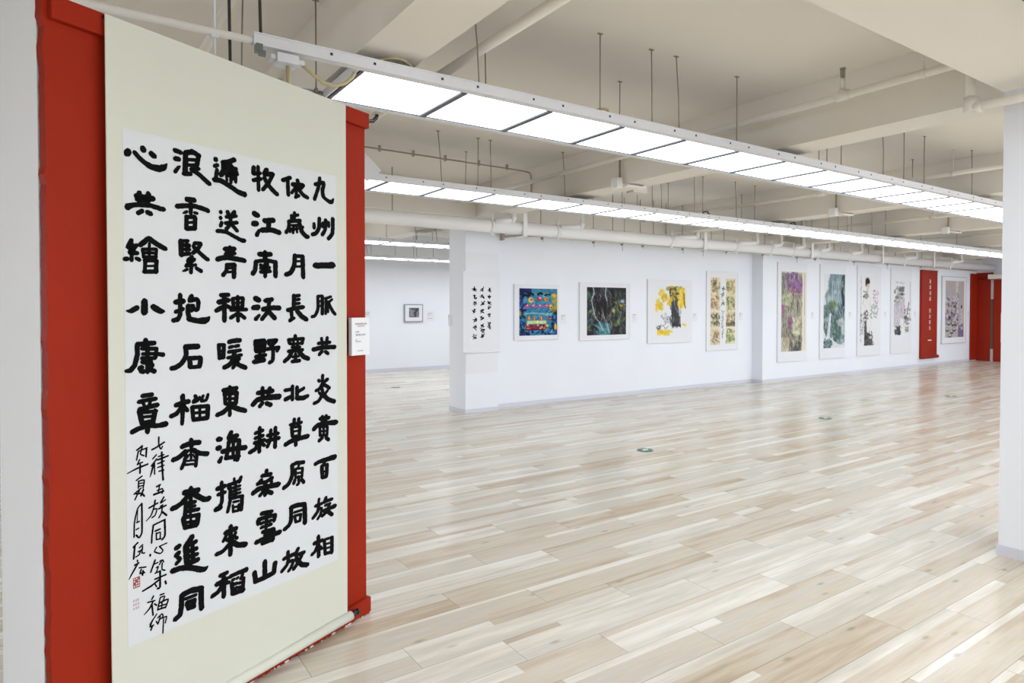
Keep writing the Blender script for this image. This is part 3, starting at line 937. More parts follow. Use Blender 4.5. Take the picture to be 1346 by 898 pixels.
-468 1360 12 -471 1323 12
-518 1319 16 -441 1321 17
-497 1318 17 -517 1292 17 -539 1278 17
-464 1318 20 -439 1293 20 -410 1280 20
-480 1306 15 -481 1275 15
-497 1294 12 -462 1295 12
-499 1275 16 -458 1276 17
-333 1366 15 -327 1328 15
-299 1368 15 -305 1331 15
-353 1344 16 -283 1346 16
-381 1319 20 -316 1325 21 -253 1323 21
-330 1308 17 -347 1294 16
-311 1306 17 -295 1296 17
-801 1200 15 -802 1091 15
-829 1189 19 -771 1191 19
-823 1175 15 -821 1139 15
-826 1175 15 -768 1173 16
-771 1172 18 -775 1134 18
-823 1156 11 -773 1153 11
-820 1137 14 -773 1135 14
-806 1123 18 -830 1107 18 -856 1100 17
-797 1126 19 -763 1110 19 -732 1099 19
-651 1180 17 -650 1149 17
-615 1176 17 -622 1147 17
-673 1162 19 -600 1162 19
-697 1118 20 -675 1135 21 -631 1138 21 -567 1135 25
-650 1120 17 -665 1107 17
-631 1116 19 -611 1106 20
-498 1171 16 -498 1113 16
-538 1157 16 -500 1158 16
-537 1119 18 -506 1127 18
-473 1164 17 -473 1118 17
-469 1142 15 -435 1156 15
-475 1118 21 -440 1114 21 -413 1120 17
-327 1202 15 -330 1148 15
-351 1181 16 -347 1177 17
-298 1181 17 -311 1174 17
-329 1164 16 -348 1142 16 -366 1137 16
-324 1163 17 -287 1140 17
-330 1138 16 -328 1118 16 -352 1090 16 -378 1082 16
-349 1127 13 -342 1119 13
-297 1131 13 -312 1119 13
-324 1114 21 -294 1090 21 -258 1076 21
-854 1009 19 -842 1007 19
-856 975 20 -846 976 20
-848 924 19 -839 938 13
-796 1026 18 -808 1006 18
-808 1006 19 -770 1008 19
-807 993 16 -812 959 16 -820 930 16
-808 992 16 -760 989 16
-761 987 19 -770 915 19
-835 959 19 -782 960 19 -732 955 20
-822 931 16 -761 927 16
-787 983 13 -789 936 13
-783 917 13 -770 918 13
-665 1022 16 -668 925 16
-687 1003 15 -649 1009 15
-687 983 15 -649 988 15
-691 965 16 -642 969 16
-673 964 17 -687 941 17 -713 932 17
-662 964 15 -643 947 15
-628 984 15 -573 984 15
-632 963 16 -569 964 17
-611 1004 15 -613 964 15 -629 938 15
-588 1010 17 -590 929 17
-511 1009 14 -449 1010 15
-489 1030 16 -491 1003 16
-464 1028 16 -468 1002 16
-503 998 16 -499 959 16
-503 996 12 -456 994 12
-458 994 16 -463 955 16
-498 979 10 -462 977 10
-499 957 12 -463 956 12
-537 930 20 -499 941 20 -414 945 21
-480 956 17 -482 918 17
-331 1018 17 -332 991 17
-307 1018 17 -311 991 17
-345 1010 17 -290 1007 18
-381 969 20 -354 984 21 -300 984 21 -248 980 26
-345 973 13 -344 935 14
-345 973 12 -300 968 12
-300 968 14 -303 932 14
-323 982 12 -323 932 12
-344 955 10 -303 950 10
-344 935 12 -300 931 12
-330 924 17 -350 913 17
-309 921 17 -293 907 17
-633 844 17 -636 825 17
-656 826 16 -611 824 17
-658 810 16 -678 798 16
-674 800 15 -639 798 15
-605 807 17 -632 799 16
-615 808 15 -609 791 15
-700 767 20 -674 777 20 -634 777 20 -573 773 23
-639 797 19 -641 746 19
-650 763 15 -667 749 15
-630 758 19 -608 746 19
-504 837 16 -476 841 17 -438 836 17
-502 837 18 -501 796 18 -521 762 18 -547 751 18
-484 817 12 -483 781 12
-484 817 11 -445 813 11
-445 813 13 -449 776 13
-480 798 10 -449 795 10
-480 780 11 -449 778 11
-468 782 13 -466 752 13 -476 748 13
-487 772 15 -494 757 15
-451 765 16 -438 749 16
-464 832 11 -470 820 11
-373 814 18 -346 820 19 -256 823 26
-313 815 15 -326 800 15
-335 798 18 -331 746 18
-336 798 13 -301 798 13
-303 798 18 -308 744 18
-331 771 10 -306 770 10
-331 744 15 -306 744 15
-840 844 15 -839 769 15 -862 746 15
-858 823 18 -825 827 18
-855 801 15 -825 803 15
-866 747 19 -844 750 19
-811 829 11 -810 812 11
-785 846 11 -783 826 11
-814 826 14 -789 828 14 -757 832 15
-754 844 15 -762 827 14
-802 816 14 -805 776 14
-803 811 11 -758 812 11
-800 798 11 -758 799 11
-800 786 11 -758 785 11
-779 821 13 -780 776 13
-802 774 14 -807 749 14 -815 725 14
-802 773 14 -749 769 14
-749 769 16 -754 717 16
-790 756 10 -765 754 10
-792 745 10 -790 717 10
-765 741 10 -769 717 10
-790 720 10 -765 717 10
-790 736 9 -765 733 9
-802 666 18 -803 601 18 -804 558 18
-826 648 18 -777 651 19
-818 643 14 -834 619 14
-828 628 14 -813 615 14
-780 635 14 -793 617 14
-789 623 14 -773 612 14
-807 602 16 -835 582 16 -864 579 16
-798 607 20 -771 585 21 -735 575 21
-660 675 17 -608 670 17
-675 654 17 -635 655 17 -591 651 17
-674 654 20 -675 639 20
-591 649 17 -597 629 17
-633 675 16 -638 611 16
-662 635 14 -650 637 14
-662 619 14 -650 620 14
-624 633 14 -611 635 14
-624 618 14 -611 619 14
-655 599 16 -599 596 16
-599 594 17 -605 550 17
-687 567 19 -635 572 19 -569 574 22
-656 555 20 -605 556 20
-646 584 14 -605 581 14
-510 659 20 -477 660 20 -435 654 20
-435 654 21 -433 572 21
-508 658 18 -510 605 18 -522 586 18 -544 577 18
-492 634 12 -450 633 12
-490 619 13 -484 590 13
-490 619 12 -455 616 12
-456 615 13 -461 590 13
-484 590 12 -459 589 12
-352 655 14 -355 637 13
-374 629 15 -332 631 15
-355 627 16 -361 600 16 -388 580 16
-357 611 13 -337 610 14 -343 585 14 -361 568 13
-311 651 17 -320 632 17
-316 634 16 -274 635 16
-316 617 14 -286 617 14
-325 595 18 -288 597 18 -255 599 21
-291 617 16 -302 589 16 -334 574 16
-298 584 18 -274 564 18
-849 493 16 -819 494 16
-865 465 18 -819 471 18
-834 483 18 -834 408 18
-839 456 18 -859 435 18 -883 428 17
-829 457 15 -811 454 15
-807 474 16 -772 476 16 -732 475 20
-797 457 12 -788 458 12
-777 456 12 -771 458 12
-750 464 14 -759 449 14
-799 446 16 -796 406 16
-796 439 13 -775 437 13
-793 422 12 -775 421 12
-796 406 19 -747 400 19
-746 446 16 -751 401 16
-769 435 12 -747 433 12
-769 419 12 -747 416 12
-645 477 20 -646 414 20
-695 450 20 -690 414 20
-692 413 20 -648 413 20 -601 416 21
-594 454 21 -601 416 21
-527 478 16 -527 464 16
-549 455 17 -495 457 17
-523 453 16 -532 425 16 -561 406 16
-524 434 15 -498 431 15 -508 410 15 -524 395 15
-472 473 18 -487 454 18
-484 447 17 -439 446 18
-452 436 17 -475 412 17 -497 394 17
-483 433 21 -454 399 21 -420 385 21
-357 490 18 -355 400 18
-382 466 18 -333 466 18
-362 453 16 -377 429 16 -395 421 16
-349 442 15 -336 428 15
-321 461 16 -317 404 16
-321 464 13 -275 461 13
-275 460 18 -276 391 18
-315 442 10 -277 438 10
-315 422 10 -277 418 10
-317 399 15 -276 394 16"""
def ink_mesh():
    q = MB(); r = random.Random(11)
    for ln in INK.strip().split('\n'):
        a = [int(v) / 1000 for v in ln.split()]
        pts = [(a[i], a[i + 1], a[i + 2]) for i in range(0, len(a), 3)]
        small = max(p[2] for p in pts) < .009
        pts = [(x, z, w * (1.08 if small else 1.05 - .08 * (x + .3))) for x, z, w in pts]
        kx = 1.0 if small else .965 - .235 * (pts[0][0] + 1.19) / .95 + .05
        P = [np.array([p[0] * kx, p[1], p[2]]) for p in pts]
        # smooth curve through the points
        C = []
        for i in range(len(P) - 1):
            p0 = P[max(i - 1, 0)]; p1 = P[i]; p2 = P[i + 1]; p3 = P[min(i + 2, len(P) - 1)]
            n = max(3, int(np.hypot(*(p2 - p1)[:2]) / .006))
            for k in range(n):
                u = k / n
                c = .5 * ((2 * p1) + (-p0 + p2) * u + (2 * p0 - 5 * p1 + 4 * p2 - p3) * u * u + (-p0 + 3 * p1 - 3 * p2 + p3) * u ** 3)
                C.append(.6 * c + .4 * (p1 + (p2 - p1) * u))
        C.append(P[-1])
        C = [np.array([c[0], c[1], max(c[2], .002)]) for c in C]
        lft, rgt = [], []
        for i, c in enumerate(C):
            d = (C[min(i + 1, len(C) - 1)] - C[max(i - 1, 0)])[:2]; d = d / (np.hypot(*d) + 1e-9)
            nn = np.array([-d[1], d[0]]); h = c[2] / 2
            j1, j2 = (1 + .16 * (r.random() - .5)), (1 + .16 * (r.random() - .5))
            lft.append(c[:2] + nn * h * j1); rgt.append(c[:2] - nn * h * j2)
        def cap(c, d, h):
            a0 = math.atan2(d[1], d[0]); res = []
            for k in range(1, 7):
                th = a0 + math.pi / 2 - math.pi * k / 7; e = .78 + .18 * r.random()
                res.append(c[:2] + np.array([math.cos(th), math.sin(th)]) * h * e)
            return res
        d1 = (C[-1] - C[-2])[:2]; d0 = (C[0] - C[1])[:2]
        e1 = cap(C[-1], d1, C[-1][2] / 2); e0 = cap(C[0], d0, C[0][2] / 2)
        def put(x, z): return (x / kx, -.0216 + sag(x / kx, z), z)
        for i in range(len(C) - 1):
            q.face([put(*rgt[i]), put(*rgt[i + 1]), put(*lft[i + 1]), put(*lft[i])])
        q.face([put(*p) for p in ([lft[-1]] + e1 + [rgt[-1]])][::-1])
        q.face([put(*p) for p in ([rgt[0]] + e0 + [lft[0]])][::-1])
    return q
ik = ink_mesh().build('lettering', M_ink, t)
ik['label'] = 'black brush characters in six wide columns and two narrow ones'
q = MB(); q.box(-1.1745, -1.151, -.0217, -.0212, .566, .602); so = q.build('seal', M_seal, t); so['label'] = 'small square red seal'
q = MB()
for a in range(3):
    for b in range(4):
        if (a * 3 + b) % 4 != 1: q.box(-1.172 + a * .0072, -1.168 + a * .0072, -.0221, -.0217, .570 + b * .0082, .5745 + b * .0082)
q.build('seal_cut', M_paper, so)
q = MB()
for k in range(9):
    a = -1.175 + .0075 * (k % 3); b = .494 + .013 * (k // 3)
    q.box(a, a + .005 + .001 * (k % 2), -.0217, -.0212, b, b + .009)
so = q.build('seal', M_sealgrey, t); so['label'] = 'faded grey seal'

# ------------------------------------------------------------------ label cards
def print_lines(q, rows, y):
    """rows of small print: (x0, x1, z, height)"""
    r = random.Random(5)
    for x0, x1, z, h in rows:
        x = x0
        while x < x1 - h * .3:
            for k in range(3):
                zz = z + h * (k / 3) + .04 * h; q.box(x + r.random() * h * .15, x + h * (.62 + .2 * r.random()), y, y + .0006, zz, zz + h * .17)
            xx = x + h * (.2 + .4 * r.random()); q.box(xx, xx + h * .17, y, y + .0006, z, z + h * .95)
            x += h * 1.08
def card(x, y, z, w, h, rz, label, rows, red=(), th=.004):
    t = thing('label_card', label, 'label card', (x, y, z), rz)
    q = MB(); q.box(-w / 2, w / 2, -th, 0, -h / 2, h / 2); q.build('card', M_card, t)
    if rows:
        q = MB(); print_lines(q, rows, -th - .0007); q.build('print', M_type, t)
    if red:
        q = MB(); print_lines(q, red, -th - .0007); q.build('heading', M_typered, t)
    return t
cx = -.0845; wx = P0[0] + math.cos(PA) * cx; wy = P0[1] + math.sin(PA) * cx
nx, ny = math.sin(PA), -math.cos(PA)
card(wx + nx * .002, wy + ny * .002, 1.365, .12, .178, PA, 'white label card with a red heading on the red board beside the scroll',
     [(-.022, .03, .047, .006), (-.035, -.012, .018, .008), (-.035, .032, .004, .009), (-.036, -.027, -.018, .005), (-.036, .0, -.026, .005), (-.022, .018, -.070, .004)], [(-.038, .045, .056, .0085)], .02)
SMALL = [(-.045, .03, .055, .012), (-.04, -.01, .03, .012), (-.04, -.015, -.0, .01)]
for x, z, lab in ((6.525, 1.32, 'small white label card right of the blue painting'), (8.107, 1.325, 'small white label card right of the dark tree painting'),
                  (9.682, 1.325, 'small white label card right of the yellow tree painting'), (11.05, 1.33, 'small white label card right of the eight-scene painting')):
    card(x, 8.155, z, .11, .155, 0, lab, SMALL)
for x, lab in ((13.17, 'small white label card right of the purple flower painting'), (14.68, 'small white label card right of the waterfall painting'),
               (16.27, 'small white label card right of the painting of a standing woman'), (17.76, 'small white label card right of the painting of seated figures'), (20.93, 'small white label card right of the blue flower-vase painting')):
    card(x, 7.914, 1.33, .11, .155, 0, lab, SMALL)
card(7.28, 14.3, 1.30, .2, .25, 0, 'small white label card right of the far framed picture', [(-.08, .04, .06, .02), (-.08, -.0, .02, .02), (-.08, .04, -.06, .02)])
card(5.62, 14.3, 1.32, .2, .25, 0, 'small white label card on the far wall beside the red board', [(-.02, .08, .06, .02), (-.02, .06, .02, .02)])
card(4.597, 8.40, 1.32, .085, .17, -math.pi / 2, 'small white label card on the left side of the pillar', [(-.03, .01, .05, .012)], (), .012)
card(4.76, 1.584, 1.38, .14, .18, math.pi, 'white label card on the far side of the right column', [(-.05, .04, .05, .012)], (), .016)
# ------------------------------------------------------------------ pictures
class Canvas:
    """a small painted sheet; drawn with round brush strokes, stored as colours on the sheet's own mesh"""
    def __init__(s, w, h, bg, seed=1):
        s.w, s.h = w, h; s.a = np.zeros((h, w, 3)); s.a[:] = bg
        s.Y, s.X = np.mgrid[0:h, 0:w]; s.X = (s.X + .5) / w; s.Y = (s.Y + .5) / h; s.asp = h / w; s.r = random.Random(seed)
    def put(s, mk, c): s.a = s.a * (1 - mk[..., None]) + np.array(c, float) * mk[..., None]
    def ell(s, cx, cy, rx, ry, c, al=1.0, soft=.25, rot=0.0):
        dx = s.X - cx; dy = (s.Y - cy)
        if rot: dx, dy = dx * math.cos(rot) + dy * math.sin(rot) * s.asp, -dx * math.sin(rot) / s.asp + dy * math.cos(rot)
        d = np.sqrt((dx / rx) ** 2 + (dy / ry) ** 2); s.put(np.clip((1 + soft - d) / (2 * soft), 0, 1) * al, c)
    def line(s, pts, wd, c, al=1.0):
        for (x0, y0), (x1, y1) in zip(pts, pts[1:]):
            px, py = s.X - x0, (s.Y - y0) * s.asp; vx, vy = x1 - x0, (y1 - y0) * s.asp
            t = np.clip((px * vx + py * vy) / (vx * vx + vy * vy + 1e-9), 0, 1)
            d = np.hypot(px - t * vx, py - t * vy); s.put(np.clip((wd / 2 - d) * s.w + .5, 0, 1) * al, c)
    def rect(s, x0, y0, x1, y1, c, al=1.0):
        s.put(((s.X >= x0) & (s.X < x1) & (s.Y >= y0) & (s.Y < y1)).astype(float) * al, c)
    def poly(s, pts, c, al=1.0):
        ins = np.zeros(s.X.shape, bool); n = len(pts)
        for i in range(n):
            (x0, y0), (x1, y1) = pts[i], pts[(i + 1) % n]
            cond = ((y0 > s.Y) != (y1 > s.Y)) & (s.X < (x1 - x0) * (s.Y - y0) / ((y1 - y0) or 1e-9) + x0); ins ^= cond
        s.put(ins * al, c)
    def dabs(s, n, x0, x1, y0, y1, r0, r1, cols, al=.8, asp=1.0):
        for _ in range(n):
            r = s.r.uniform(r0, r1); s.ell(s.r.uniform(x0, x1), s.r.uniform(y0, y1), r, r * asp / s.asp * s.r.uniform(.6, 1.5), s.r.choice(cols), al, .4, s.r.uniform(0, 3))
    def strokes(s, n, x0, x1, y0, y1, ln, wd, cols, al=.8, ang=None, spread=.5):
        for _ in range(n):
            x, y = s.r.uniform(x0, x1), s.r.uniform(y0, y1); a = (s.r.uniform(0, 6.28) if ang is None else ang + s.r.uniform(-spread, spread)); l = ln * s.r.uniform(.5, 1.3)
            bx, by = x + l * math.cos(a), y + l * math.sin(a) / s.asp; k = s.r.uniform(-.3, .3) * l
            s.line([(x, y), ((x + bx) / 2 - k * math.sin(a), (y + by) / 2 + k * math.cos(a) / s.asp), (bx, by)], wd * s.r.uniform(.6, 1.4), s.r.choice(cols), al)

def sheet_mesh(cv, x0, x1, z0, z1, y, name, parent):
    w, h = cv.w, cv.h
    xs = np.linspace(x0, x1, w); zs = np.linspace(z1, z0, h)
    V = [(float(x), y, float(z)) for z in zs for x in xs]
    F = [(r * w + c, (r + 1) * w + c, (r + 1) * w + c + 1, r * w + c + 1) for r in range(h - 1) for c in range(w - 1)]
    n0 = len(V); V += [(x0, y + .001, z0), (x1, y + .001, z0), (x1, y + .001, z1), (x0, y + .001, z1)]; F.append((n0, n0 + 3, n0 + 2, n0 + 1)[::-1])
    me = bpy.data.meshes.new(name); me.from_pydata(V, [], F); me.update()
    at = me.color_attributes.new('paint', 'FLOAT_COLOR', 'POINT')
    a = np.clip(cv.a, 0, 255) / 255.0; l = np.where(a <= .04045, a / 12.92, ((a + .055) / 1.055) ** 2.4).reshape(-1, 3)
    full = np.ones((len(V), 4)); full[:w * h, :3] = l; at.data.foreach_set('color', full.astype(np.float32).ravel())
    me.materials.append(M_art)
    o = bpy.data.objects.new(name, me); COL.objects.link(o); o.parent = parent
    return o
M_art = bpy.data.materials.new('painted_sheet'); M_art.use_nodes = True
_n = M_art.node_tree; _a = _n.nodes.new('ShaderNodeAttribute'); _a.attribute_name = 'paint'
_n.links.new(_a.outputs['Color'], _n.nodes['Principled BSDF'].inputs['Base Color']); _n.nodes['Principled BSDF'].inputs['Roughness'].default_value = .7
_n.nodes['Principled BSDF'].inputs['Specular IOR Level'].default_value = .2

def picture(label, cat, x0, x1, z0, z1, y, art, cv, framed=True, th=.03, mfr=None, rz=None, group=None):
    """a picture on a wall facing -y; art = the painted area in metres"""
    xc = (x0 + x1) / 2
    t = thing('framed_picture' if framed else 'mounted_painting', label, cat, (xc, y, z0), 0.0, group)
    hw, H = (x1 - x0) / 2, z1 - z0; b = .022
    if framed:
        f = MB()
        f.box(-hw, -hw + b, -th, 0, 0, H); f.box(hw - b, hw, -th, 0, 0, H); f.box(-hw + b, hw - b, -th, 0, 0, b); f.box(-hw + b, hw - b, -th, 0, H - b, H)
        f.build('frame', mfr or M_board, t, .002)
        q = MB(); q.box(-hw + b, hw - b, -th + .004, 0, b, H - b); q.build('mount', M_board, t); ya = -th + .003
    else:
        q = MB(); q.box(-hw, hw, -th, -.002, 0, H)
        q.box(-hw - .0015, hw + .0015, -.003, 0, -.0015, H + .0015, 1)
        q.build('mount', [M_board, M_edge], t); ya = -th - .0012
    for (a0, a1, c0, c1), c in zip(art, cv):
        sheet_mesh(c, a0 - xc, a1 - xc, c0 - z0, c1 - z0, ya, 'painting', t)
    return t

# blue naive painting
c = Canvas(84, 92, (58, 128, 156), 3)
c.strokes(160, 0, 1, 0, 1, .16, .03, [(40, 104, 150), (72, 150, 170), (52, 120, 120), (90, 160, 180), (46, 90, 160)], .7)
for e in range(4):
    x0, x1, y0, y1 = ((0, .12, 0, 1), (.0, 1, .93, 1), (.86, 1, .5, .9), (0, .3, 0, .12))[e]
    c.strokes(30, x0, x1, y0, y1, .14, .035, [(22, 34, 92), (30, 52, 120), (16, 26, 66)], .9)
c.dabs(18, .88, 1.0, .12, .5, .02, .05, [(196, 158, 48), (214, 178, 60), (120, 130, 60)], .8)
for x, y in ((.15, .155), (.30, .12), (.54, .11), (.73, .125)):
    c.line([(x - .06, y + .025), (x, y - .012), (x + .055, y + .005)], .05, (14, 16, 26)); c.ell(x, y + .1, .055, .05, (80, 140, 200), .8)
c.ell(.30, .25, .068, .058, (236, 196, 60)); c.ell(.31, .25, .035, .03, (200, 60, 40)); c.ell(.52, .22, .06, .045, (190, 40, 60)); c.ell(.54, .205, .03, .02, (240, 190, 140))
c.ell(.70, .23, .05, .045, (232, 150, 40)); c.ell(.71, .235, .025, .02, (180, 40, 40)); c.ell(.90, .15, .05, .045, (238, 170, 44)); c.ell(.82, .39, .045, .055, (242, 200, 50)); c.ell(.835, .4, .02, .025, (200, 60, 40))
c.line([(.12, .42), (.22, .38), (.34, .36), (.44, .40), (.56, .38), (.66, .38), (.78, .34)], .05, (136, 96, 190))
for x in (.2, .35, .53, .7): c.ell(x, .37, .05, .028, (206, 66, 90), .9); c.ell(x + .01, .362, .022, .012, (250, 220, 180), .9)
c.line([(.15, .54), (.35, .52), (.6, .54), (.85, .55)], .03, (150, 200, 210), .7)
for x in (.24, .38, .56): c.rect(x - .025, .59, x + .035, .675, (196, 66, 40)); c.rect(x + .0, .60, x + .02, .665, (238, 196, 80))
c.ell(.78, .64, .045, .04, (140, 34, 50)); c.rect(.2, .68, .7, .755, (190, 220, 170)); c.dabs(20, .2, .7, .69, .75, .01, .025, [(250, 240, 180), (120, 200, 180), (230, 200, 60)], .9)
c.rect(.18, .765, .7, .86, (150, 34, 56)); c.dabs(26, .18, .7, .77, .88, .012, .03, [(240, 190, 50), (90, 30, 110), (40, 30, 90), (220, 90, 40), (40, 120, 80)], .9)
c.rect(.14, .86, .68, .895, (70, 26, 90)); c.ell(.73, .79, .03, .025, (242, 196, 60)); c.ell(.95, .82, .035, .07, (222, 190, 60)); c.ell(.02, .53, .035, .05, (170, 150, 60))
c.strokes(34, .1, .95, .1, .95, .08, .012, [(20, 40, 96), (180, 220, 220), (40, 150, 140)], .8)
picture('square blue folk painting with bright red and yellow shapes in a white frame', 'picture', 5.555, 6.42, 1.005, 1.863, 8.155, [(5.645, 6.378, 1.075, 1.802)], [c])
# dark tree trunks
c = Canvas(92, 92, (44, 46, 50), 5)
c.strokes(260, 0, 1, 0, 1, .14, .028, [(26, 26, 32), (58, 62, 66), (38, 48, 58), (72, 84, 74), (50, 44, 40), (84, 96, 96)], .75, 1.3, .7)
c.dabs(44, .6, .95, .25, .82, .012, .04, [(140, 152, 66), (106, 120, 62), (176, 178, 80), (86, 98, 66), (120, 124, 116)], .6); c.strokes(90, .5, 1, .1, .98, .12, .02, [(36, 36, 42), (70, 72, 76), (120, 126, 130), (60, 70, 60)], .7, 1.4, .7)
c.dabs(50, 0, .22, .1, .9, .012, .04, [(70, 110, 100), (90, 130, 90), (60, 84, 110), (170, 150, 90)], .6)
c.strokes(40, .2, .5, .72, .98, .16, .03, [(70, 130, 140), (110, 160, 160), (50, 90, 110)], .8, .8, .3)
for pts in ([(.14, .2), (.12, .28), (.15, .42), (.20, .6), (.30, .72), (.40, .9)], [(.48, .0), (.46, .14), (.5, .28)], [(.40, .42), (.41, .58), (.47, .7), (.52, .8), (.57, .95)], [(.16, .0), (.18, .14), (.14, .22)]): c.line(pts, .022, (196, 204, 214), .85)
c.poly([(.18, .22), (.3, .2), (.45, .3), (.58, .3), (.6, .5), (.5, .7), (.42, .58), (.38, .42), (.36, .6), (.24, .58)], (34, 30, 34), .75)
c.strokes(60, .2, .6, .05, .65, .1, .014, [(110, 100, 90), (20, 20, 24), (140, 140, 150), (86, 64, 48)], .7, 1.5, .4)
c.ell(.9, .29, .05, .04, (170, 200, 210), .8); c.ell(.87, .38, .05, .025, (200, 170, 50), .8); c.ell(.67, .49, .035, .04, (200, 210, 70), .8); c.ell(.8, .72, .04, .06, (140, 170, 120), .6)
picture('dark painting of gnarled tree trunks in a wide white frame', 'picture', 6.845, 7.98, .967, 1.918, 8.155, [(6.998, 7.88, 1.048, 1.845)], [c])
# yellow tree
c = Canvas(84, 104, (231, 233, 236), 8)
c.poly([(.42, .02), (.62, .02), (.66, .2), (.72, .04), (.8, .02), (.7, .3), (.74, .52), (.8, .78), (.52, .76), (.5, .4)], (70, 72, 78))
c.strokes(90, .46, .78, .05, .75, .1, .016, [(40, 40, 46), (104, 106, 112), (60, 60, 56), (150, 150, 150)], .8, 1.5, .35)
for bx, by in ((.24, .14), (.30, .24), (.38, .22), (.14, .33), (.22, .40), (.12, .42), (.46, .3)): c.dabs(11, bx - .07, bx + .07, by - .05, by + .05, .02, .05, [(232, 200, 60), (222, 186, 50), (240, 216, 90), (200, 160, 60)], .7)
c.dabs(50, .68, .92, .05, .4, .02, .05, [(236, 202, 48), (220, 180, 40), (244, 220, 90)], .75); c.dabs(26, .4, .9, .0, .1, .015, .04, [(222, 190, 50), (90, 90, 70), (200, 170, 60)], .7)
c.dabs(26, .5, .66, .1, .3, .012, .03, [(220, 190, 60)], .6); c.line([(.88, .15), (.9, .35), (.93, .42)], .03, (80, 74, 66), .8)
c.strokes(34, .2, .5, .56, .78, .06, .010, [(60, 62, 66), (100, 102, 106)], .8); c.dabs(6, .06, .2, .76, .82, .015, .03, [(70, 78, 90)], .8)
c.dabs(50, .06, .52, .85, .92, .015, .04, [(236, 206, 60), (222, 188, 50)], .7); c.dabs(10, .82, .94, .73, .77, .01, .025, [(236, 206, 60)], .7); c.ell(.57, .74, .06, .05, (50, 52, 56), .7)
picture('white mounted painting of a yellow leaved tree with dark trunk', 'picture', 8.41, 9.57, .872, 2.012, 8.155, [(8.56, 9.44, .95, 1.90)], [c], framed=False)
# eight small scenes in two strips
def scene_strip(seed, sc):
    c = Canvas(36, 150, (222, 212, 178), seed)
    c.dabs(60, 0, 1, 0, 1, .1, .3, [(230, 222, 192), (214, 202, 164), (224, 216, 186)], .5)
    for i, cols in enumerate(sc):
        y0 = i * .25; c.rect(0, y0 - .004, 1, y0 + .004, (236, 230, 208), .9)
        c.dabs(22, .1, .95, y0 + .05, y0 + .21, .04, .12, cols, .5); c.strokes(16, .05, .9, y0 + .03, y0 + .22, .3, .045, [(70, 66, 56)] + cols, .7)
    return c
s1 = scene_strip(2, [[(120, 84, 60), (60, 56, 50), (150, 130, 90)], [(168, 104, 82), (190, 140, 112), (120, 112, 86)], [(60, 60, 60), (110, 110, 104), (80, 76, 70)], [(158, 112, 94), (104, 94, 84), (192, 160, 126)]])
s2 = scene_strip(4, [[(190, 160, 90), (150, 150, 110), (110, 120, 90)], [(110, 130, 70), (70, 76, 60), (140, 150, 90)], [(200, 160, 90), (60, 60, 56), (150, 140, 110)], [(140, 160, 90), (110, 130, 80), (170, 180, 120)]])
for y in (.58, .6, .62): s2.line([(.0, y + .1), (1, y + .1)], .1, (64, 62, 58), .5)
s3 = Canvas(18, 150, (233, 235, 238), 6)
for y in (.13, .24, .36): s3.strokes(7, .2, .7, y - .012, y + .012, .4, .08, [(70, 70, 76)], .8)
for k in range(24): s3.strokes(2, .3, .6, .48 + k * .018, .485 + k * .018, .25, .06, [(130, 132, 140)], .7)
picture('tall white framed picture of eight small cream scenes in two strips', 'picture', 9.99, 10.93, .68, 2.205, 8.155,
        [(10.10, 10.385, .79, 2.09), (10.56, 10.845, .80, 2.08), (10.40, 10.545, .80, 2.05)], [s1, s2, s3], th=.025)
# purple flowers
c = Canvas(70, 150, (222, 214, 192), 9)
c.rect(.0, .0, .85, 1, (206, 198, 180), .7)
c.rect(0, .02, .82, .98, (140, 136, 124), .55); c.strokes(620, 0, .82, 0, 1, .16, .014, [(74, 78, 70), (104, 106, 94), (150, 146, 128), (58, 66, 66), (196, 190, 172), (116, 128, 114)], .75, 1.5, .45)
c.dabs(60, .2, .62, .0, .22, .02, .05, [(136, 96, 156), (160, 124, 178), (104, 76, 130)], .7); c.dabs(46, .6, .85, .1, .26, .02, .045, [(140, 92, 158), (176, 124, 172), (120, 84, 140)], .7)
c.dabs(16, .3, .65, .18, .28, .015, .035, [(190, 84, 90), (150, 70, 140)], .8); c.dabs(26, .0, .12, .4, .55, .02, .045, [(150, 92, 140), (176, 120, 166)], .6); c.dabs(26, .28, .46, .58, .72, .02, .05, [(156, 98, 148), (130, 76, 120)], .65)
c.dabs(50, .05, .4, .28, .42, .02, .05, [(206, 204, 170), (160, 176, 150), (190, 190, 150)], .7); c.dabs(50, .45, .75, .58, .8, .02, .055, [(210, 210, 168), (228, 224, 200), (176, 186, 146)], .65)
c.strokes(60, .35, .8, .86, .99, .1, .02, [(80, 82, 84), (120, 118, 110), (60, 60, 66)], .8, 1.5, .3); c.rect(0, .82, .3, 1, (216, 206, 184), .75)
c.strokes(10, .05, .3, .7, .95, .3, .016, [(120, 108, 84), (150, 138, 110)], .8, 1.5, .3); c.rect(.85, 0, 1, 1, (226, 220, 204))
c.line([(.93, .02), (.93, .55)], .02, (110, 104, 96), .5); c.line([(.93, .6), (.93, .9)], .014, (150, 140, 130), .5)
picture('tall mounted painting dense with purple flowers, first right of the wall step', 'painting', 11.89, 12.92, .395, 2.436, 7.914, [(12.0, 12.88, .60, 2.25)], [c], framed=False)
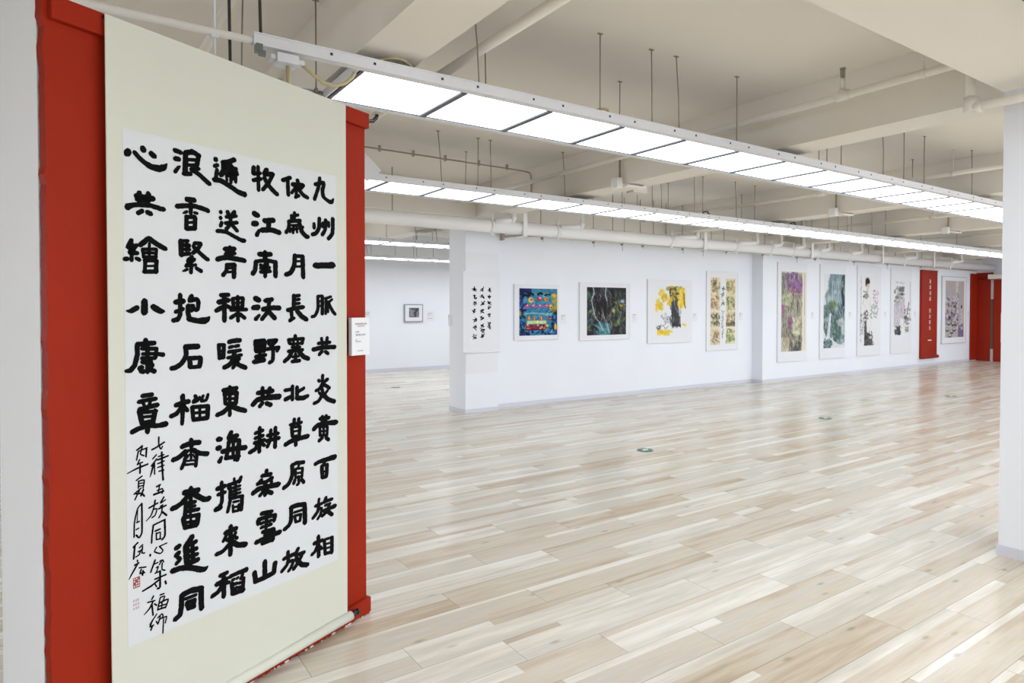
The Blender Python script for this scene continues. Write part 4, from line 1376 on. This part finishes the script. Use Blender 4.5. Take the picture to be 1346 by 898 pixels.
# waterfall
c = Canvas(70, 140, (214, 220, 222), 12)
c.poly([(.3, 0), (1, 0), (1, .7), (.6, .62), (.0, .58), (.0, .45), (.12, .4), (.05, .28), (.2, .22)], (122, 146, 154), .9)
c.strokes(170, .15, 1, .0, .45, .2, .03, [(92, 118, 126), (150, 172, 178), (74, 98, 106), (196, 208, 212), (126, 148, 152)], .5, 1.5, .3)
c.poly([(0, .42), (1, .4), (1, .93), (.7, .97), (.38, .84), (.2, .9), (.0, .74)], (116, 136, 140), .8); c.strokes(150, .0, 1, .42, .9, .16, .045, [(66, 90, 96), (104, 128, 132), (50, 70, 76), (150, 168, 172), (88, 112, 104)], .55, 1.3, .6)
c.poly([(0, .0), (.3, 0), (.18, .12), (.22, .2), (.05, .3), (0, .3)], (226, 230, 232), .85); c.dabs(26, .2, .6, .38, .48, .02, .06, [(96, 120, 80), (120, 140, 90), (70, 96, 84)], .7)
c.poly([(.28, .54), (.36, .52), (.32, .7), (.30, .86), (.1, .9), (.18, .8)], (222, 228, 230), .9); c.strokes(20, .18, .3, .6, .86, .1, .02, [(200, 210, 214)], .8, 1.6, .1)
c.dabs(40, .5, .8, .6, .9, .02, .06, [(50, 76, 80), (80, 110, 96), (70, 100, 70)], .6); c.dabs(10, .7, .95, .6, .72, .02, .05, [(206, 192, 176)], .6)
c.dabs(60, .0, .38, .9, 1.0, .02, .04, [(60, 88, 92), (90, 116, 118), (130, 150, 152)], .8); c.line([(.36, .88), (.6, .95), (.95, .99)], .05, (222, 228, 230), .8)
for x in (.42, .52, .6, .7): c.line([(x, .1), (x - .03, .25), (x + .02, .38)], .025, (206, 218, 222), .7)
c.strokes(22, .85, 1, .0, .5, .16, .05, [(36, 54, 62), (54, 74, 82)], .7, 1.6, .2)
for mx, my, mr in ((.3, .33, .12), (.6, .47, .1), (.75, .66, .12), (.55, .24, .08), (.12, .62, .1)): c.ell(mx, my, mr, mr * .35, (214, 222, 226), .55, .6)
c.dabs(14, .85, 1, .62, .95, .03, .07, [(206, 214, 218)], .5)
picture('tall mounted ink painting of a blue green waterfall gorge', 'painting', 13.425, 14.44, .386, 2.45, 7.914, [(13.55, 14.40, .62, 2.25)], [c], framed=False)
# standing woman
c = Canvas(64, 150, (231, 233, 235), 14)
c.line([(.06, .0), (.06, .95)], .022, (150, 150, 156), .5); c.strokes(24, .03, .09, .0, .98, .02, .02, [(150, 150, 156)], .6)
c.poly([(.22, .24), (.44, .22), (.52, .34), (.6, .5), (.66, .9), (.22, .92), (.24, .6), (.14, .45)], (231, 230, 229)); c.strokes(34, .2, .55, .25, .9, .16, .012, [(180, 178, 178), (204, 202, 200), (130, 128, 130)], .55, 1.5, .4)
c.poly([(.24, .66), (.34, .62), (.36, .8), (.66, .86), (.66, .995), (.24, .995)], (70, 66, 68), .9); c.strokes(40, .24, .64, .84, 1, .12, .04, [(40, 38, 40), (100, 98, 100)], .6)
c.dabs(46, .18, .42, .22, .32, .014, .035, [(70, 70, 74), (120, 118, 120), (190, 188, 188)], .8); c.dabs(30, .2, .42, .5, .62, .016, .035, [(96, 90, 100), (140, 136, 140), (70, 66, 72)], .8)
c.ell(.40, .12, .085, .052, (226, 206, 190)); c.ell(.38, .075, .10, .045, (40, 36, 38)); c.ell(.31, .11, .035, .045, (40, 36, 38)); c.ell(.47, .085, .035, .02, (34, 30, 32)); c.rect(.33, .16, .44, .22, (222, 202, 188))
c.line([(.37, .115), (.41, .112)], .014, (70, 50, 46)); c.line([(.44, .112), (.47, .113)], .014, (70, 50, 46)); c.ell(.43, .15, .022, .007, (186, 96, 90))
c.ell(.5, .56, .05, .03, (224, 202, 186), .8); c.ell(.56, .88, .09, .025, (210, 206, 200), .8)
c.dabs(70, .68, .95, .2, .48, .012, .03, [(170, 120, 170), (200, 160, 196), (140, 150, 130), (220, 190, 210)], .75); c.dabs(50, .55, .9, .42, .6, .014, .035, [(120, 150, 130), (160, 180, 160), (90, 120, 110), (200, 190, 200)], .65)
c.dabs(60, .0, .26, .55, .84, .014, .04, [(150, 166, 156), (120, 130, 128), (190, 196, 190), (170, 160, 176)], .65)
picture('tall mounted ink painting of a standing dark haired woman among flowers', 'painting', 14.962, 16.01, .389, 2.482, 7.914, [(15.05, 15.92, .62, 2.25)], [c], framed=False)
# seated figures
c = Canvas(64, 140, (231, 233, 235), 15)
c.strokes(6, .02, .4, .0, .04, .2, .018, [(150, 150, 154)], .6, .1, .2); c.line([(.93, .02), (.93, .45)], .03, (140, 138, 142), .5)
c.dabs(90, .05, .6, .12, .45, .02, .06, [(120, 120, 118), (160, 160, 156), (80, 80, 82), (190, 190, 186)], .6); c.ell(.42, .16, .15, .05, (96, 96, 98), .7)
c.ell(.46, .27, .07, .035, (214, 200, 188)); c.ell(.46, .245, .085, .025, (90, 88, 88)); c.ell(.2, .33, .08, .04, (206, 196, 188)); c.ell(.18, .305, .1, .03, (130, 128, 128))
c.poly([(.32, .34), (.58, .32), (.68, .55), (.6, .7), (.36, .66)], (206, 196, 208), .9); c.poly([(.02, .42), (.3, .4), (.4, .7), (.3, .86), (.02, .84)], (204, 198, 208), .9)
c.strokes(80, .02, .66, .35, .85, .12, .012, [(150, 140, 156), (180, 172, 186), (120, 116, 122)], .6, 1.5, .6)
c.dabs(40, .1, .36, .84, .98, .03, .06, [(50, 48, 52), (80, 78, 82)], .7); c.dabs(40, .58, .96, .5, .8, .02, .05, [(120, 116, 114), (170, 160, 150), (90, 84, 84), (200, 176, 160)], .65)
c.line([(.76, .62), (.86, .4)], .05, (90, 80, 76), .8); c.ell(.68, .68, .1, .04, (76, 72, 74), .8); c.poly([(.66, .84), (.88, .84), (.84, .95), (.66, .95)], (170, 166, 162), .9); c.line([(.64, .9), (.88, .92)], .02, (90, 88, 90))
picture('tall mounted ink painting of grey and lilac seated figures', 'painting', 16.505, 17.535, .38, 2.48, 7.914, [(16.62, 17.50, .83, 2.17)], [c], framed=False)
# blue vases
c = Canvas(64, 120, (186, 176, 172), 17)
c.dabs(40, 0, 1, 0, .4, .08, .2, [(176, 168, 168), (190, 176, 168), (168, 164, 172)], .4); c.rect(.55, 0, .68, .1, (214, 210, 206), .7)
c.poly([(.56, .12), (.62, .08), (.68, .2), (.7, .85), (.58, .85)], (206, 204, 206), .9); c.strokes(50, .58, .7, .18, .8, .05, .02, [(84, 92, 110), (120, 124, 136), (60, 66, 80)], .8)
c.dabs(120, .0, .58, .3, .8, .02, .055, [(70, 74, 92), (110, 100, 130), (206, 204, 206), (150, 140, 160), (50, 56, 72), (170, 140, 130), (196, 190, 186)], .75)
for x, y in ((.2, .75), (.42, .76), (.12, .86), (.35, .9), (.25, .97), (.48, .86)): c.ell(x, y, .09, .035, (70, 76, 90)); c.ell(x, y - .012, .07, .018, (196, 196, 200))
c.ell(.86, .46, .035, .03, (60, 44, 44)); c.poly([(.82, .49), (.9, .49), (.96, .75), (.78, .74)], (196, 192, 196)); c.poly([(.68, .8), (.95, .76), (1, 1), (.68, 1)], (124, 106, 134)); c.ell(.88, .84, .04, .03, (210, 206, 210))
c.strokes(30, .74, 1, .5, .98, .08, .016, [(150, 120, 120), (100, 84, 110), (200, 196, 200)], .6)
picture('tall framed mauve painting of blue and white vases, right of the red banner', 'picture', 19.22, 20.71, .53, 2.36, 7.914, [(19.42, 20.56, .70, 2.24)], [c], mfr=M_edge)
# small print on the far wall
c = Canvas(40, 36, (120, 118, 124), 19)
c.dabs(60, 0, 1, 0, 1, .04, .14, [(96, 94, 100), (150, 148, 150), (70, 66, 72), (130, 128, 150)], .7); c.rect(.1, .35, .45, .9, (150, 150, 170), .6); c.rect(.5, .4, .72, .95, (66, 60, 64), .7); c.line([(.1, .3), (.5, .33)], .05, (190, 190, 196), .8)
picture('small grey photograph in a dark thin frame on the far wall', 'picture', 6.56, 7.05, 1.165, 1.59, 14.3, [(6.68, 6.945, 1.275, 1.505)], [c], mfr=M_frame, th=.05)

# calligraphy scroll on the pillar
t = thing('hanging_scroll', 'narrow white calligraphy scroll hanging on the white pillar', 'scroll', (4.87, 7.957, .865))
q = MB(); q.box(-.315, .298, -.012, -.004, .0, 1.155); q.build('mount', M_board, t)
q = MB(); q.box(-.215, .255, -.0135, -.012, .13, 1.06); q.build('paper', M_whitepaper, t)
q = MB(); q.tube([(-.32, -.012, .0), (.30, -.012, .0)], .014, 12); q.build('roller', M_board, t)
q = MB(); q.box(-.27, .27, -.006, -.001, -.30, 1.42); q.build('backing_sheet', M_whitepaper, t)
q = MB(); r = random.Random(21)
def glyph(cx, cz, w, h, n, wd):
    for _ in range(n):
        a = r.choice((0.15, 1.45, .8, -.7)) + r.uniform(-.25, .25); l = r.uniform(.35, .8)
        x, z = cx + r.uniform(-.25, .25) * w, cz + r.uniform(-.3, .3) * h; dx, dz = math.cos(a) * l * w / 2, math.sin(a) * l * h / 2
        k = math.hypot(dx, dz); ox, oz = -dz / k * wd / 2, dx / k * wd / 2
        q.face([(x - dx - ox * .6, -.0142, z - dz - oz * .6), (x + dx - ox, -.0142, z + dz - oz), (x + dx * 1.06, -.0142, z + dz * 1.06), (x + dx + ox, -.0142, z + dz + oz), (x - dx + ox * .6, -.0142, z - dz + oz * .6)])
for cx_, zs, wt in ((-.128, (230, 305, 370, 445, 530, 605, 700), 1), (.0, (230, 300, 370, 445, 515, 590, 640, 695), 1), (.115, (235, 300, 365, 412, 490, 570, 604), .85)):
    for y in zs: glyph(cx_, (855 - y) / 7.48 * .01075, .088 * wt, .074 * wt, 8, .0135 * wt)
o = q.build('lettering', M_ink, t)

# red banner with white writing, and the red end wall
t = thing('hanging_banner', 'narrow brick red hanging banner with a column of white characters', 'banner', (18.46, 7.914, .2))
q = MB(); q.box(-.43, .43, -.05, -.04, .03, 2.26); q.box(-.445, -.43, -.055, 0, .03, 2.26); q.build('cloth', M_red2, t)
q = MB(); q.tube([(-.45, -.05, .03), (.46, -.05, .03)], .045, 14); q.build('roller', M_red2, t)
q = MB(); q.box(-.44, .44, -.055, -.001, 2.24, 2.28); q.build('top_rod', M_red2, t)
q = MB()
def block_char(cx, cz, s):
    for k in range(4): q.box(cx - s * r.uniform(.3, .5), cx + s * r.uniform(.3, .5), -.0512, -.0505, cz - s * .45 + s * .28 * k, cz - s * .45 + s * .28 * k + s * .1)
    for k in range(2): x = cx + r.uniform(-.35, .35) * s; q.box(x, x + s * .11, -.0512, -.0505, cz - s * .48, cz + s * .48)
for z in (1.99, 1.84, 1.69, 1.54): block_char(.02, z, .10)
for z in (1.23, 1.08, .93, .78): block_char(.02, z, .10)
q.box(-.08, .12, -.0512, -.0505, .45, .475); q.build('writing', M_whitemark, t)
def red_panel(lab, y0, y1, z1, x=21.40):
    q = MB(); q.box(x, x + .046, y0, y1, 0, z1); q.box(x - .006, x, y0 + .01, y1 - .01, .02, z1 - .12)
    tag(q.build('red_panel', M_red2, None, .002), lab, 'wall panel')
red_panel('red wall panel left of the narrow gap at the far end', 7.56, 7.898, 2.30)
red_panel('red wall panel right of the narrow gap, beside the right column', 6.3, 7.48, 2.30)
q = MB(); q.box(21.42, 21.446, 7.5, 7.908, 2.303, 2.5); tag(q.build('red_panel', M_red2), 'red strip above the left end panel', 'wall panel')
q = MB(); q.box(21.0, 21.385, 7.872, 7.9, .03, 2.47); tag(q.build('red_panel', M_red2), 'red strip on the gallery wall, last before the corner', 'wall panel')
q = MB(); q.box(21.43, 21.447, 7.48, 7.56, .35, 1.75); tag(q.build('recess_board', M_brown), 'brown board seen in the gap between the red end panels', 'board')
q = MB(); q.box(21.2, 21.38, 5.8, 7.55, 2.31, 2.44); q.box(21.19, 21.2, 5.8, 7.55, 2.33, 2.42); tag(q.build('header_duct', M_pipe2), 'cream header duct above the gap between the red panels', 'duct')

# floor markers
def marker(x, y, lab, rz=.3):
    t = thing('floor_marker', lab, 'floor marker', (x, y, 0), rz, 'round green floor markers')
    q = MB(); q.tube([(0, 0, 0), (0, 0, .004)], .085, 28); q.build('rim', M_steel, t)
    q = MB(); q.tube([(0, 0, .004), (0, 0, .0055)], .075, 28); q.build('plate', M_green, t)
    q = MB(); z = .006
    q.box(-.045, .005, -.016, .016, .0055, z); q.face([(.0, -.04, z), (.055, 0, z), (.0, .04, z)]); q.build('arrow', M_whitemark, t)
marker(4.983, 4.849, 'round green floor marker nearest the camera, in front of the blue painting')
marker(8.461, 4.884, 'round green floor marker in front of the eight-scene picture')
marker(12.346, 4.913, 'farthest round green floor marker, in front of the red banner')
marker(5.032, 11.337, 'round green floor marker beyond the opening left of the pillar')
